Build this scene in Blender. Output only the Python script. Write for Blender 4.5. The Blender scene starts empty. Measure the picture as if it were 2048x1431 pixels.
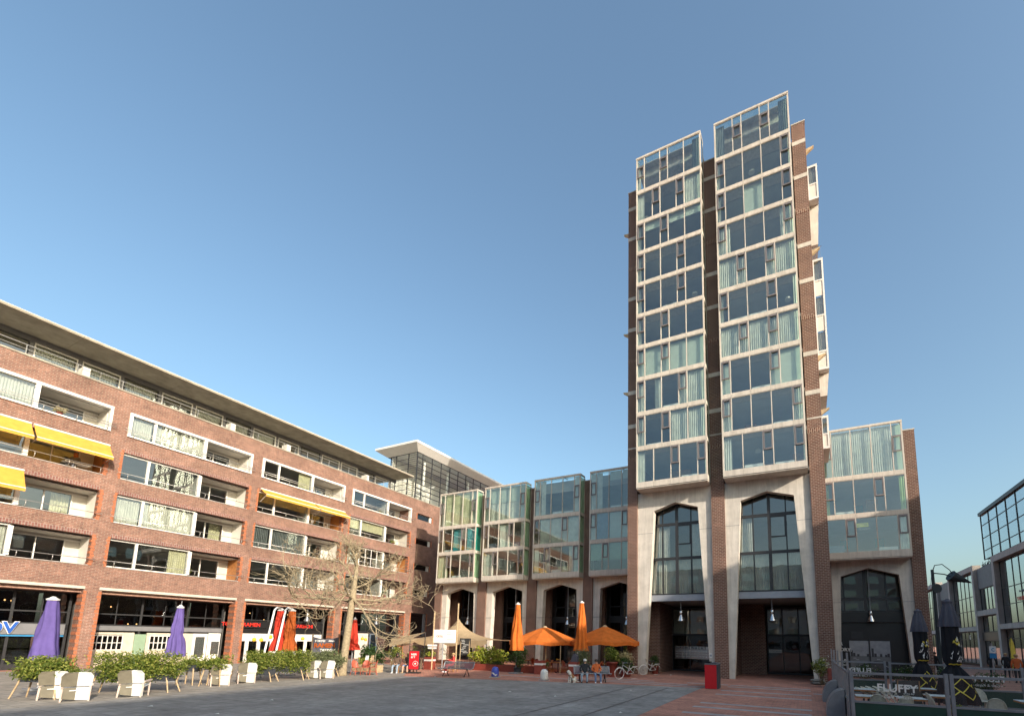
import bpy, bmesh, math, random
from mathutils import Vector, Matrix
random.seed(11)
PI = math.pi
sc = bpy.context.scene
COL = sc.collection

# ------------------------------------------------------------------ camera, sky, sun, exposure
cam_d = bpy.data.cameras.new('camera'); cam = bpy.data.objects.new('camera', cam_d); COL.objects.link(cam)
pitch, yaw, roll = 0.139506213, 0.451077633, 0.0173753281
fwd = Vector((-math.sin(yaw)*math.cos(pitch), math.cos(yaw)*math.cos(pitch), math.sin(pitch)))
rgt = Vector((math.cos(yaw), math.sin(yaw), 0)); upv = rgt.cross(fwd)
r2 = math.cos(roll)*rgt + math.sin(roll)*upv; u2 = -math.sin(roll)*rgt + math.cos(roll)*upv
m = Matrix((r2, u2, -fwd)).transposed().to_4x4(); m.translation = (0, 0, 2.39)
cam.matrix_world = m
cam_d.sensor_fit = 'HORIZONTAL'; cam_d.sensor_width = 36
cam_d.lens = 932.0187/2048*36
cam_d.shift_x = -(1158.41-1024)/2048; cam_d.shift_y = (1146.19-715.5)/2048
cam_d.clip_start = 0.1; cam_d.clip_end = 3000
sc.camera = cam
SUN_EL = math.radians(22.0)
sx, sy = 1/math.hypot(1, .45), -.45/math.hypot(1, .45)       # horizontal direction towards the sun
SUN = Vector((sx*math.cos(SUN_EL), sy*math.cos(SUN_EL), math.sin(SUN_EL)))
w = bpy.data.worlds.new('World'); sc.world = w; w.use_nodes = True
nt = w.node_tree; bg = nt.nodes['Background']
sky = nt.nodes.new('ShaderNodeTexSky'); sky.sky_type = 'NISHITA'; sky.sun_disc = False
sky.sun_elevation = SUN_EL; sky.sun_rotation = math.atan2(sx, sy)
sky.air_density = 1.25; sky.dust_density = 4.0; sky.ozone_density = 3.4; sky.altitude = 10
tn = nt.nodes.new('ShaderNodeMix'); tn.data_type = 'RGBA'; tn.blend_type = 'MULTIPLY'; tn.inputs[0].default_value = 1; tn.inputs[7].default_value = (.985, 1.01, .925, 1)   # even tint on the sky colour: a touch less blue everywhere
nt.links.new(sky.outputs[0], tn.inputs[6]); nt.links.new(tn.outputs[2], bg.inputs[0]); bg.inputs[1].default_value = 0.145
sun_d = bpy.data.lights.new('sun', 'SUN'); sun = bpy.data.objects.new('sun', sun_d); COL.objects.link(sun)
sun_d.energy = 3.4; sun_d.angle = math.radians(.55); sun_d.color = (1.0, .875, .73)
sun.rotation_euler = SUN.to_track_quat('Z', 'Y').to_euler(); sun.location = SUN*200
sc.view_settings.view_transform = 'Standard'; sc.view_settings.look = 'None'; sc.view_settings.gamma = 1
sc.view_settings.exposure = 0.95; sc.view_settings.use_curve_mapping = False
sc.cycles.max_bounces = 8; sc.cycles.transparent_max_bounces = 16; sc.cycles.glossy_bounces = 4
sc.cycles.caustics_reflective = False; sc.cycles.caustics_refractive = False

# ------------------------------------------------------------------ materials
M = {}
def newmat(name):
    mt = bpy.data.materials.new(name); mt.use_nodes = True; M[name] = mt
    t = mt.node_tree; b = t.nodes['Principled BSDF']
    return mt, t, b
def N(t, kind, **kw):
    n = t.nodes.new(kind)
    for k, v in kw.items(): setattr(n, k, v)
    return n
def mathn(t, op, a, b=None, clamp=False):
    n = N(t, 'ShaderNodeMath', operation=op, use_clamp=clamp)
    for i, v in enumerate((a, b)):
        if v is None: continue
        if isinstance(v, (int, float)): n.inputs[i].default_value = v
        else: t.links.new(v, n.inputs[i])
    return n.outputs[0]
def mixc(t, f, a, b, blend='MIX'):
    n = N(t, 'ShaderNodeMix', data_type='RGBA', blend_type=blend)
    for i, v in ((0, f), (6, a), (7, b)):
        if isinstance(v, (int, float)): n.inputs[i].default_value = v
        elif isinstance(v, tuple): n.inputs[i].default_value = (*v, 1) if len(v) == 3 else v
        else: t.links.new(v, n.inputs[i])
    return n.outputs[2]
def noise(t, scale, detail=3, vec=None, rough=.6):
    n = N(t, 'ShaderNodeTexNoise'); n.inputs['Scale'].default_value = scale; n.inputs['Detail'].default_value = detail; n.inputs['Roughness'].default_value = rough
    if vec is None:
        g = N(t, 'ShaderNodeNewGeometry'); vec = g.outputs['Position']
    t.links.new(vec, n.inputs['Vector']); return n.outputs[0]
def ramp(t, f, stops):
    n = N(t, 'ShaderNodeValToRGB'); e = n.color_ramp.elements
    while len(e) < len(stops): e.new(.5)
    for i, (p, c) in enumerate(stops): e[i].position = p; e[i].color = (*c, 1) if len(c) == 3 else c
    t.links.new(f, n.inputs[0]); return n.outputs[0]
def bump(t, b, h, strength, dist):
    n = N(t, 'ShaderNodeBump'); n.inputs['Strength'].default_value = strength; n.inputs['Distance'].default_value = dist
    t.links.new(h, n.inputs['Height']); t.links.new(n.outputs[0], b.inputs['Normal'])
def pm(name, c, rough=.6, metal=0, var=.12, scale=3.0, bstr=0, bscale=40, spec=.5, fine=0, streak=0):
    mt, t, b = newmat(name)
    b.inputs['Roughness'].default_value = rough; b.inputs['Metallic'].default_value = metal
    b.inputs['Specular IOR Level'].default_value = spec
    f = noise(t, scale, 4)
    lo = tuple(max(0, v*(1-var*2)) for v in c); hi = tuple(min(1, v*(1+var*1.2)) for v in c)
    cc = ramp(t, f, [(.25, lo), (.75, hi)])
    if streak:
        g = N(t, 'ShaderNodeNewGeometry'); mp = N(t, 'ShaderNodeMapping'); mp.inputs['Scale'].default_value = (5, 5, .35); t.links.new(g.outputs['Position'], mp.inputs[0])
        cc = mixc(t, streak, cc, ramp(t, noise(t, 1.0, 5, mp.outputs[0], .7), [(.36, (.42, .40, .37)), (.60, (1, 1, 1))]), 'MULTIPLY')
    if fine: cc = mixc(t, fine, cc, ramp(t, noise(t, 60, 2), [(.35, (.35,)*3), (.65, (1,)*3)]), 'MULTIPLY')
    t.links.new(cc, b.inputs['Base Color'])
    if bstr: bump(t, b, noise(t, bscale, 3), bstr, .02)
    return mt
def wall_uv(t):
    g = N(t, 'ShaderNodeNewGeometry'); s = N(t, 'ShaderNodeSeparateXYZ'); t.links.new(g.outputs['Position'], s.inputs[0])
    sn = N(t, 'ShaderNodeSeparateXYZ'); t.links.new(g.outputs['True Normal'], sn.inputs[0])
    ax = mathn(t, 'GREATER_THAN', mathn(t, 'ABSOLUTE', sn.outputs[0]), .5)
    mx = N(t, 'ShaderNodeMix', data_type='FLOAT'); t.links.new(ax, mx.inputs[0]); t.links.new(s.outputs[0], mx.inputs[2]); t.links.new(s.outputs[1], mx.inputs[3])
    az = mathn(t, 'GREATER_THAN', mathn(t, 'ABSOLUTE', sn.outputs[2]), .5)
    m2 = N(t, 'ShaderNodeMix', data_type='FLOAT'); t.links.new(az, m2.inputs[0]); t.links.new(s.outputs[2], m2.inputs[2]); t.links.new(s.outputs[1], m2.inputs[3])
    return mx.outputs[0], m2.outputs[0]
def brick(name, c1, c2, c3, mortar, bw, bh, ms=.012, soldier=False, big=.18, bias=0.0, flat=False, rough=.85, strength=.5, offset=.5):
    mt, t, b = newmat(name)
    if flat:
        g = N(t, 'ShaderNodeNewGeometry'); s = N(t, 'ShaderNodeSeparateXYZ'); t.links.new(g.outputs['Position'], s.inputs[0]); u, v = s.outputs[0], s.outputs[1]
    else: u, v = wall_uv(t)
    if soldier: u, v = v, u
    cb = N(t, 'ShaderNodeCombineXYZ'); t.links.new(u, cb.inputs[0]); t.links.new(v, cb.inputs[1])
    bt = N(t, 'ShaderNodeTexBrick'); bt.offset = offset; t.links.new(cb.outputs[0], bt.inputs['Vector'])
    for k, val in (('Scale', 1), ('Mortar Size', ms), ('Mortar Smooth', .3), ('Bias', bias), ('Brick Width', bw), ('Row Height', bh)): bt.inputs[k].default_value = val
    bt.inputs['Color1'].default_value = (*c1, 1); bt.inputs['Color2'].default_value = (*c2, 1); bt.inputs['Mortar'].default_value = (*mortar, 1)
    # a third tone on random bricks: white noise on brick-sized cells
    wn = N(t, 'ShaderNodeTexNoise'); wn.inputs['Scale'].default_value = 1; wn.inputs['Detail'].default_value = 1
    mp = N(t, 'ShaderNodeMapping'); mp.inputs['Scale'].default_value = (1.7/bw, 1.7/bh, 1); t.links.new(cb.outputs[0], mp.inputs[0]); t.links.new(mp.outputs[0], wn.inputs['Vector'])
    f3 = ramp(t, wn.outputs[0], [(.52, (0,)*3), (.66, (1,)*3)])
    f3 = mathn(t, 'MULTIPLY', f3, mathn(t, 'SUBTRACT', 1.0, bt.outputs['Fac']))
    c = mixc(t, mathn(t, 'MULTIPLY', f3, .75), bt.outputs['Color'], c3)
    c = mixc(t, 1.0, c, ramp(t, noise(t, .55, 5), [(.3, (1-big,)*3), (.7, (1.0+big*.3,)*3)]), 'MULTIPLY')
    c = mixc(t, 1.0, c, ramp(t, noise(t, 2.6, 4, rough=.7), [(.32, (1-big*.8,)*3), (.68, (1.0+big*.35,)*3)]), 'MULTIPLY')
    t.links.new(c, b.inputs['Base Color']); b.inputs['Roughness'].default_value = rough; b.inputs['Specular IOR Level'].default_value = .25
    bump(t, b, mathn(t, 'SUBTRACT', 1.0, bt.outputs['Fac']), strength, .008)
    return mt
def glass(name, tint, base=.02, gain=1.0, wob=.0):
    mt, t, b = newmat(name); t.nodes.remove(b); out = t.nodes['Material Output']
    tr = N(t, 'ShaderNodeBsdfTransparent'); tr.inputs[0].default_value = (*[v**.5 for v in tint], 1)
    gl = N(t, 'ShaderNodeBsdfGlossy'); gl.inputs['Roughness'].default_value = 0.0; gl.inputs['Color'].default_value = (.95, .98, 1, 1)
    g = N(t, 'ShaderNodeNewGeometry'); dp = N(t, 'ShaderNodeVectorMath', operation='DOT_PRODUCT')
    t.links.new(g.outputs['True Normal'], dp.inputs[0]); t.links.new(g.outputs['Incoming'], dp.inputs[1])
    if wob:
        n = N(t, 'ShaderNodeBump'); n.inputs['Strength'].default_value = wob; n.inputs['Distance'].default_value = .02
        t.links.new(noise(t, 1.1, 1), n.inputs['Height']); t.links.new(n.outputs[0], gl.inputs['Normal'])
    sch = mathn(t, 'POWER', mathn(t, 'SUBTRACT', 1.0, mathn(t, 'ABSOLUTE', dp.outputs['Value']), True), 5.0)
    f = mathn(t, 'ADD', mathn(t, 'MULTIPLY', mathn(t, 'ADD', mathn(t, 'MULTIPLY', sch, .96), .04), gain), base, True)
    mx = N(t, 'ShaderNodeMixShader'); t.links.new(f, mx.inputs[0]); t.links.new(tr.outputs[0], mx.inputs[1]); t.links.new(gl.outputs[0], mx.inputs[2])
    t.links.new(mx.outputs[0], out.inputs[0]); return mt
def cloth(name, c, trans=.25, var=.1, scale=2.5, rough=.9):
    mt = pm(name, c, rough, 0, var, scale, spec=.2); t = mt.node_tree; b = t.nodes['Principled BSDF']; out = t.nodes['Material Output']
    src = b.inputs['Base Color'].links[0].from_socket
    tl = N(t, 'ShaderNodeBsdfTranslucent'); t.links.new(src, tl.inputs[0])
    mx = N(t, 'ShaderNodeMixShader'); mx.inputs[0].default_value = trans
    t.links.new(b.outputs[0], mx.inputs[1]); t.links.new(tl.outputs[0], mx.inputs[2]); t.links.new(mx.outputs[0], out.inputs[0]); return mt
def leafmat(name, dark, mid, light, trans=.3):
    mt, t, b = newmat(name); g = N(t, 'ShaderNodeNewGeometry')
    c = ramp(t, g.outputs['Random Per Island'], [(0, dark), (.55, mid), (1, light)])
    t.links.new(c, b.inputs['Base Color']); b.inputs['Roughness'].default_value = .55; b.inputs['Specular IOR Level'].default_value = .3
    tl = N(t, 'ShaderNodeBsdfTranslucent'); t.links.new(c, tl.inputs[0]); out = t.nodes['Material Output']
    mx = N(t, 'ShaderNodeMixShader'); mx.inputs[0].default_value = trans
    t.links.new(b.outputs[0], mx.inputs[1]); t.links.new(tl.outputs[0], mx.inputs[2]); t.links.new(mx.outputs[0], out.inputs[0]); return mt
def emit(name, c, s):
    mt, t, b = newmat(name); b.inputs['Base Color'].default_value = (*c, 1); b.inputs['Emission Color'].default_value = (*c, 1); b.inputs['Emission Strength'].default_value = s; return mt

brick('brick_red', (.30, .145, .105), (.215, .105, .08), (.13, .068, .058), (.34, .265, .21), .30, .095, .012, big=.3, strength=.35)
brick('brick_soldier', (.28, .125, .098), (.205, .092, .08), (.14, .065, .06), (.33, .265, .225), .30, .125, .016, soldier=True)
brick('brick_tower', (.20, .092, .066), (.145, .068, .052), (.088, .044, .038), (.37, .285, .225), .26, .105, .016, big=.22, strength=.5)
brick('brick_tower_soldier', (.20, .085, .058), (.135, .06, .046), (.075, .036, .032), (.46, .35, .27), .29, .118, .020, big=.16, soldier=True)
brick('paving_brick', (.64, .285, .20), (.51, .23, .165), (.37, .18, .135), (.31, .20, .155), .26, .13, .012, flat=True, strength=.35, big=.3)
brick('paving_slab', (.335, .318, .298), (.305, .29, .272), (.285, .272, .258), (.20, .193, .185), .9, .6, .014, flat=True, strength=.3, big=.34, rough=.75)
brick('paving_terrace', (.36, .325, .28), (.32, .29, .25), (.28, .255, .225), (.2, .18, .16), .45, .45, .014, flat=True, strength=.3, big=.25)
pm('brick_orange', (.40, .135, .06), .85, 0, .22, 9, .3)
pm('brick_paint', (.42, .25, .19), .85, 0, .2, 6, .3)
pm('concrete', (.70, .645, .57), .85, 0, .1, 1.4, .35, 30, .25, .12, .28)
pm('concrete_roof', (.36, .325, .265), .9, 0, .16, 1.2, .3, 25, .2, .15)
pm('precast', (.62, .56, .49), .75, 0, .06, 1.1, .12, 40, .3, .06, .35)
pm('precast_grey', (.50, .46, .43), .8, 0, .09, .9, .15, 30, .3, .1, .4)
pm('stone_light', (.55, .48, .40), .8, 0, .08, 3, .2, 30)
pm('stone_band', (.36, .33, .32), .8, 0, .12, 2, .2, 30)
pm('white_paint', (.74, .72, .68), .5, 0, .05, 3)
pm('plaster', (.55, .52, .47), .9, 0, .06, 1.5)
pm('plaster_white', (.68, .65, .59), .9, 0, .05, 1.5)
pm('room_wall', (.46, .455, .43), .95, 0, .08, .6)
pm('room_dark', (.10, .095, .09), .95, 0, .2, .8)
pm('grey_panel', (.17, .17, .18), .6, 0, .08, 2)
pm('grey_steel', (.30, .31, .33), .45, .3, .08, 4)
pm('blue_steel', (.30, .32, .36), .45, .2, .08, 2)
pm('dark_steel', (.035, .035, .038), .45, .2, .1, 4)
pm('vent_metal', (.19, .165, .165), .5, .2, .08, 5)
pm('mullion', (.47, .42, .37), .5, .15, .06, 3)
pm('rail_metal', (.52, .50, .47), .35, .6, .08, 6)
pm('alu', (.62, .62, .62), .25, .9, .06, 5)
pm('black_panel', (.016, .016, .018), .35, 0, .15, 2)
pm('wood', (.36, .19, .09), .6, 0, .2, 6)
pm('wood_pale', (.52, .38, .22), .65, 0, .2, 7)
pm('wood_orange', (.42, .17, .05), .6, 0, .15, 5)
glass('glass_bay', (.84, .93, .90), .055, 1.25, .06)
glass('glass_side', (.70, .86, .72), .02, 1.0, .04)
glass('glass_plain', (.80, .84, .82), .045, 1.25, .1)
glass('glass_dark', (.34, .36, .36), .02, 1.2, .2)
glass('glass_fence', (.93, .96, .94), .0, .7)
glass('glass_office', (.30, .42, .46), .30, 1.2, .06)
cloth('curtain', (.80, .79, .70), .3); cloth('curtain_cream', (.80, .76, .52), .3); cloth('curtain_teal', (.05, .42, .48), .3); cloth('curtain_green', (.50, .62, .22), .3)
cloth('curtain_dark', (.20, .22, .22), .2); cloth('blind', (.70, .75, .66), .35, .05); cloth('blind_green', (.34, .47, .33), .3, .05); cloth('curtain_blue', (.22, .28, .38), .2)
cloth('awning_yellow', (.84, .45, .085), .35, .08)

# ------------------------------------------------------------------ mesh helpers
class MB:
    def __init__(s): s.v = []; s.f = []; s.mi = []; s.cur = 0
    def quad(s, *p):
        n = len(s.v); s.v += [tuple(q) for q in p]; s.f.append(tuple(range(n, n+len(p)))); s.mi.append(s.cur); return s
    def box(s, x0, x1, y0, y1, z0, z1):
        if x0 > x1: x0, x1 = x1, x0
        if y0 > y1: y0, y1 = y1, y0
        if z0 > z1: z0, z1 = z1, z0
        n = len(s.v)
        s.v += [(x0,y0,z0),(x1,y0,z0),(x1,y1,z0),(x0,y1,z0),(x0,y0,z1),(x1,y0,z1),(x1,y1,z1),(x0,y1,z1)]
        for q in ((3,2,1,0),(4,5,6,7),(0,1,5,4),(1,2,6,5),(2,3,7,6),(3,0,4,7)): s.f.append(tuple(n+i for i in q)); s.mi.append(s.cur)
        return s
    def prism(s, pts, a, b):
        """polygon pts (list of 3-D points) extruded by vector b-a given as offset vectors a, b"""
        k = len(pts); n = len(s.v)
        s.v += [tuple(Vector(p)+Vector(a)) for p in pts] + [tuple(Vector(p)+Vector(b)) for p in pts]
        s.f.append(tuple(n+i for i in range(k))[::-1]); s.f.append(tuple(n+k+i for i in range(k))); s.mi += [s.cur]*2
        for i in range(k):
            j = (i+1) % k; s.f.append((n+i, n+j, n+k+j, n+k+i)); s.mi.append(s.cur)
        return s
    def tube(s, pts, r, seg=6, cap=True):
        pts = [Vector(p) for p in pts]; k = len(pts)
        rs = r if isinstance(r, (list, tuple)) else [r]*k
        n0 = len(s.v); prev = None
        for i, p in enumerate(pts):
            d = (pts[min(i+1, k-1)]-pts[max(i-1, 0)])
            d = d.normalized() if d.length > 1e-9 else Vector((0, 0, 1))
            if prev is None: a = d.orthogonal().normalized()
            else:
                a = prev - d*prev.dot(d); a = a.normalized() if a.length > 1e-6 else d.orthogonal().normalized()
            prev = a; b = d.cross(a)
            for j in range(seg):
                t = 2*PI*j/seg; s.v.append(tuple(p + (a*math.cos(t)+b*math.sin(t))*rs[i]))
        for i in range(k-1):
            for j in range(seg):
                q = n0+i*seg; s.f.append((q+j, q+(j+1) % seg, q+seg+(j+1) % seg, q+seg+j)); s.mi.append(s.cur)
        if cap:
            s.f.append(tuple(n0+j for j in range(seg))[::-1]); s.f.append(tuple(n0+(k-1)*seg+j for j in range(seg))); s.mi += [s.cur]*2
        return s
    def lathe(s, prof, c=(0, 0, 0), seg=16, fold=None, cap=True):
        """prof: list of (r, z); fold(angle, i) scales r"""
        n0 = len(s.v)
        for i, (r, z) in enumerate(prof):
            for j in range(seg):
                t = 2*PI*j/seg; rr = r*(fold(t, i) if fold else 1); s.v.append((c[0]+rr*math.cos(t), c[1]+rr*math.sin(t), c[2]+z))
        for i in range(len(prof)-1):
            for j in range(seg):
                q = n0+i*seg; s.f.append((q+j, q+(j+1) % seg, q+seg+(j+1) % seg, q+seg+j)); s.mi.append(s.cur)
        if cap:
            s.f.append(tuple(n0+j for j in range(seg))[::-1]); s.f.append(tuple(n0+(len(prof)-1)*seg+j for j in range(seg))); s.mi += [s.cur]*2
        return s
    def mesh(s, name, mats, smooth=False):
        me = bpy.data.meshes.new(name); me.from_pydata(s.v, [], s.f)
        for mm in (mats if isinstance(mats, (list, tuple)) else [mats]): me.materials.append(M[mm])
        if any(s.mi): me.polygons.foreach_set('material_index', s.mi)
        if smooth: me.polygons.foreach_set('use_smooth', [True]*len(s.f))
        me.update(); return me
    def build(s, name, mats, parent=None, smooth=False, loc=None):
        return put(name, s.mesh(name, mats, smooth), parent, loc)
def woff(parent):
    """world position of a parent whose root keeps world coordinates; zero for things built in local coordinates"""
    off = Vector((0, 0, 0)); p = parent; root = None
    while p is not None: off += p.location; root = p; p = p.parent
    return off if root is not None and root.get('_world') else Vector((0, 0, 0))
def put(name, me, parent=None, loc=None, rot=None, scale=None):
    o = bpy.data.objects.new(name, me); COL.objects.link(o)
    o.location = Vector(loc or (0, 0, 0)) - woff(parent)
    if parent is not None: o.parent = parent
    if rot: o.rotation_euler = rot
    if scale: o.scale = scale
    return o
def thing(name, label, cat, loc=(0, 0, 0), rz=0, group=None, world=False):
    o = bpy.data.objects.new(name, None); COL.objects.link(o); o.location = loc; o.rotation_euler = (0, 0, rz); o.empty_display_size = .2
    o['label'] = label; o['category'] = cat
    if group: o['group'] = group
    if world: o['_world'] = 1
    return o
def tag(o, label, cat, group=None):
    o['label'] = label; o['category'] = cat
    if group: o['group'] = group
    return o
def struct(o): o['kind'] = 'structure'; return o
def copy_tree(o, parent=None):
    c = o.copy(); COL.objects.link(c); c.parent = parent
    for ch in o.children: copy_tree(ch, c)
    return c
CACHE = {}
def cached(key, fn):
    if key not in CACHE: CACHE[key] = fn()
    return CACHE[key]
def boxpart(name, mat, parent, x0, x1, y0, y1, z0, z1):
    """a box child whose mesh is shared with boxes of the same size and material"""
    d = (round(abs(x1-x0), 3), round(abs(y1-y0), 3), round(abs(z1-z0), 3))
    me = cached(('box', mat)+d, lambda: MB().box(-d[0]/2, d[0]/2, -d[1]/2, d[1]/2, -d[2]/2, d[2]/2).mesh(name, mat))
    o = bpy.data.objects.new(name, me); COL.objects.link(o); o.parent = parent
    off = woff(parent)
    o.location = Vector(((x0+x1)/2, (y0+y1)/2, (z0+z1)/2)) - off
    return o
def curtain(parent, axis, a0, a1, d, z0, z1, mat, seedk=0, amp=.035, per=.13):
    """a hanging curtain with folds; axis 'x': runs along x at y=d, axis 'y': runs along y at x=d"""
    wd, ht = round(a1-a0, 2), round(z1-z0, 2); v = seedk % 3
    def mk():
        rnd = random.Random(v*7+int(wd*100)); mb = MB(); n = max(6, int(wd/per*4)); top = []; bot = []
        ph = rnd.random()*6
        for i in range(n+1):
            u = wd*i/n; k = u/per*2*PI + 1.3*math.sin(u*3+ph)
            o = math.sin(k)*amp; top.append((u, o*.55)); bot.append((u + rnd.uniform(-.01, .01), o*1.25))
        for i in range(n):
            p = [(top[i], ht), (top[i+1], ht), (bot[i+1], 0), (bot[i], 0)]
            if axis == 'x': mb.quad(*[(q[0], q[1], z) for q, z in p])
            else: mb.quad(*[(q[1], q[0], z) for q, z in p])
        return mb.mesh('curtain', mat)
    me = cached(('cur', axis, wd, ht, mat, v), mk)
    o = bpy.data.objects.new('curtain', me); COL.objects.link(o); o.parent = parent
    off = woff(parent)
    o.location = Vector((a0, d, z0) if axis == 'x' else (d, a0, z0)) - off
    return o
def lettering(parent, txt, size, mat, origin, xdir, zdir=(0, 0, 1), ext=.012, bold=.0, name='lettering', shear=0, spacing=1.0):
    cu = bpy.data.curves.new(name, 'FONT'); cu.body = txt; cu.size = size; cu.extrude = ext; cu.offset = bold; cu.shear = shear; cu.space_character = spacing; cu.resolution_u = 3
    tmp = bpy.data.objects.new('tmp', cu); COL.objects.link(tmp)
    dg = bpy.context.evaluated_depsgraph_get(); me = bpy.data.meshes.new_from_object(tmp.evaluated_get(dg)); bpy.data.objects.remove(tmp)
    me.materials.clear(); me.materials.append(M[mat])
    x = Vector(xdir).normalized(); z = Vector(zdir).normalized(); n = x.cross(z)
    me.transform(Matrix((x, z, n)).transposed().to_4x4())
    o = bpy.data.objects.new(name, me); COL.objects.link(o); o.parent = parent
    off = woff(parent)
    o.location = Vector(origin) - off
    return o

# ------------------------------------------------------------------ ground
gr = struct(MB().quad((-900, -900, 0), (900, -900, 0), (900, 900, 0), (-900, 900, 0)).build('ground', 'paving_brick'))
sq = struct(MB().quad((-33, -40, .004), (-4.95, -40, .004), (-4.95, 25.1, .004), (-8, 24.5, .004), (-20.7, 21.5, .004), (-33, 19.0, .004)).build('square_paving', 'paving_slab'))
te = struct(MB().quad((-41.0, -40, .008), (-21.9, -40, .008), (-21.9, 21.2, .008), (-24, 23.5, .008), (-27, 26.5, .008), (-41, 34, .008)).build('terrace_paving', 'paving_terrace'))
for x_ in (-8.25, -6.45): struct(MB().box(x_-.035, x_+.035, -20, 24.0, -.02, .0065).build('drain_slot', 'dark_steel'))
# pale stone bands let into the brick paving
for i, (x0, x1, y) in enumerate([(-3.9, .12, 27.6), (-3.9, .12, 26.6), (-3.9, .12, 24.4), (-3.86, .12, 22.6), (-3.86, .1, 19.15), (-3.88, .08, 17.9), (-3.9, .08, 16.3), (-12.4, -8.2, 27.4), (-12.4, -6.0, 26.4), (-18, -4.1, 25.55), (.2, 1.1, 25.4), (-6.3, -4.0, 27.6)]):
    n = max(2, int((x1-x0)/1.0)); st = (x1-x0)/n
    for k in range(n):
        d = random.uniform(-.012, .012); me = cached(('band', round(st, 2)), lambda: MB().box(0, st-.012, -.17, .17, -.02, .007).mesh('stone_slab', 'stone_band'))
        o = put('stone_slab', me, gr, (x0+k*st, y+d*.5, .0))
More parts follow.
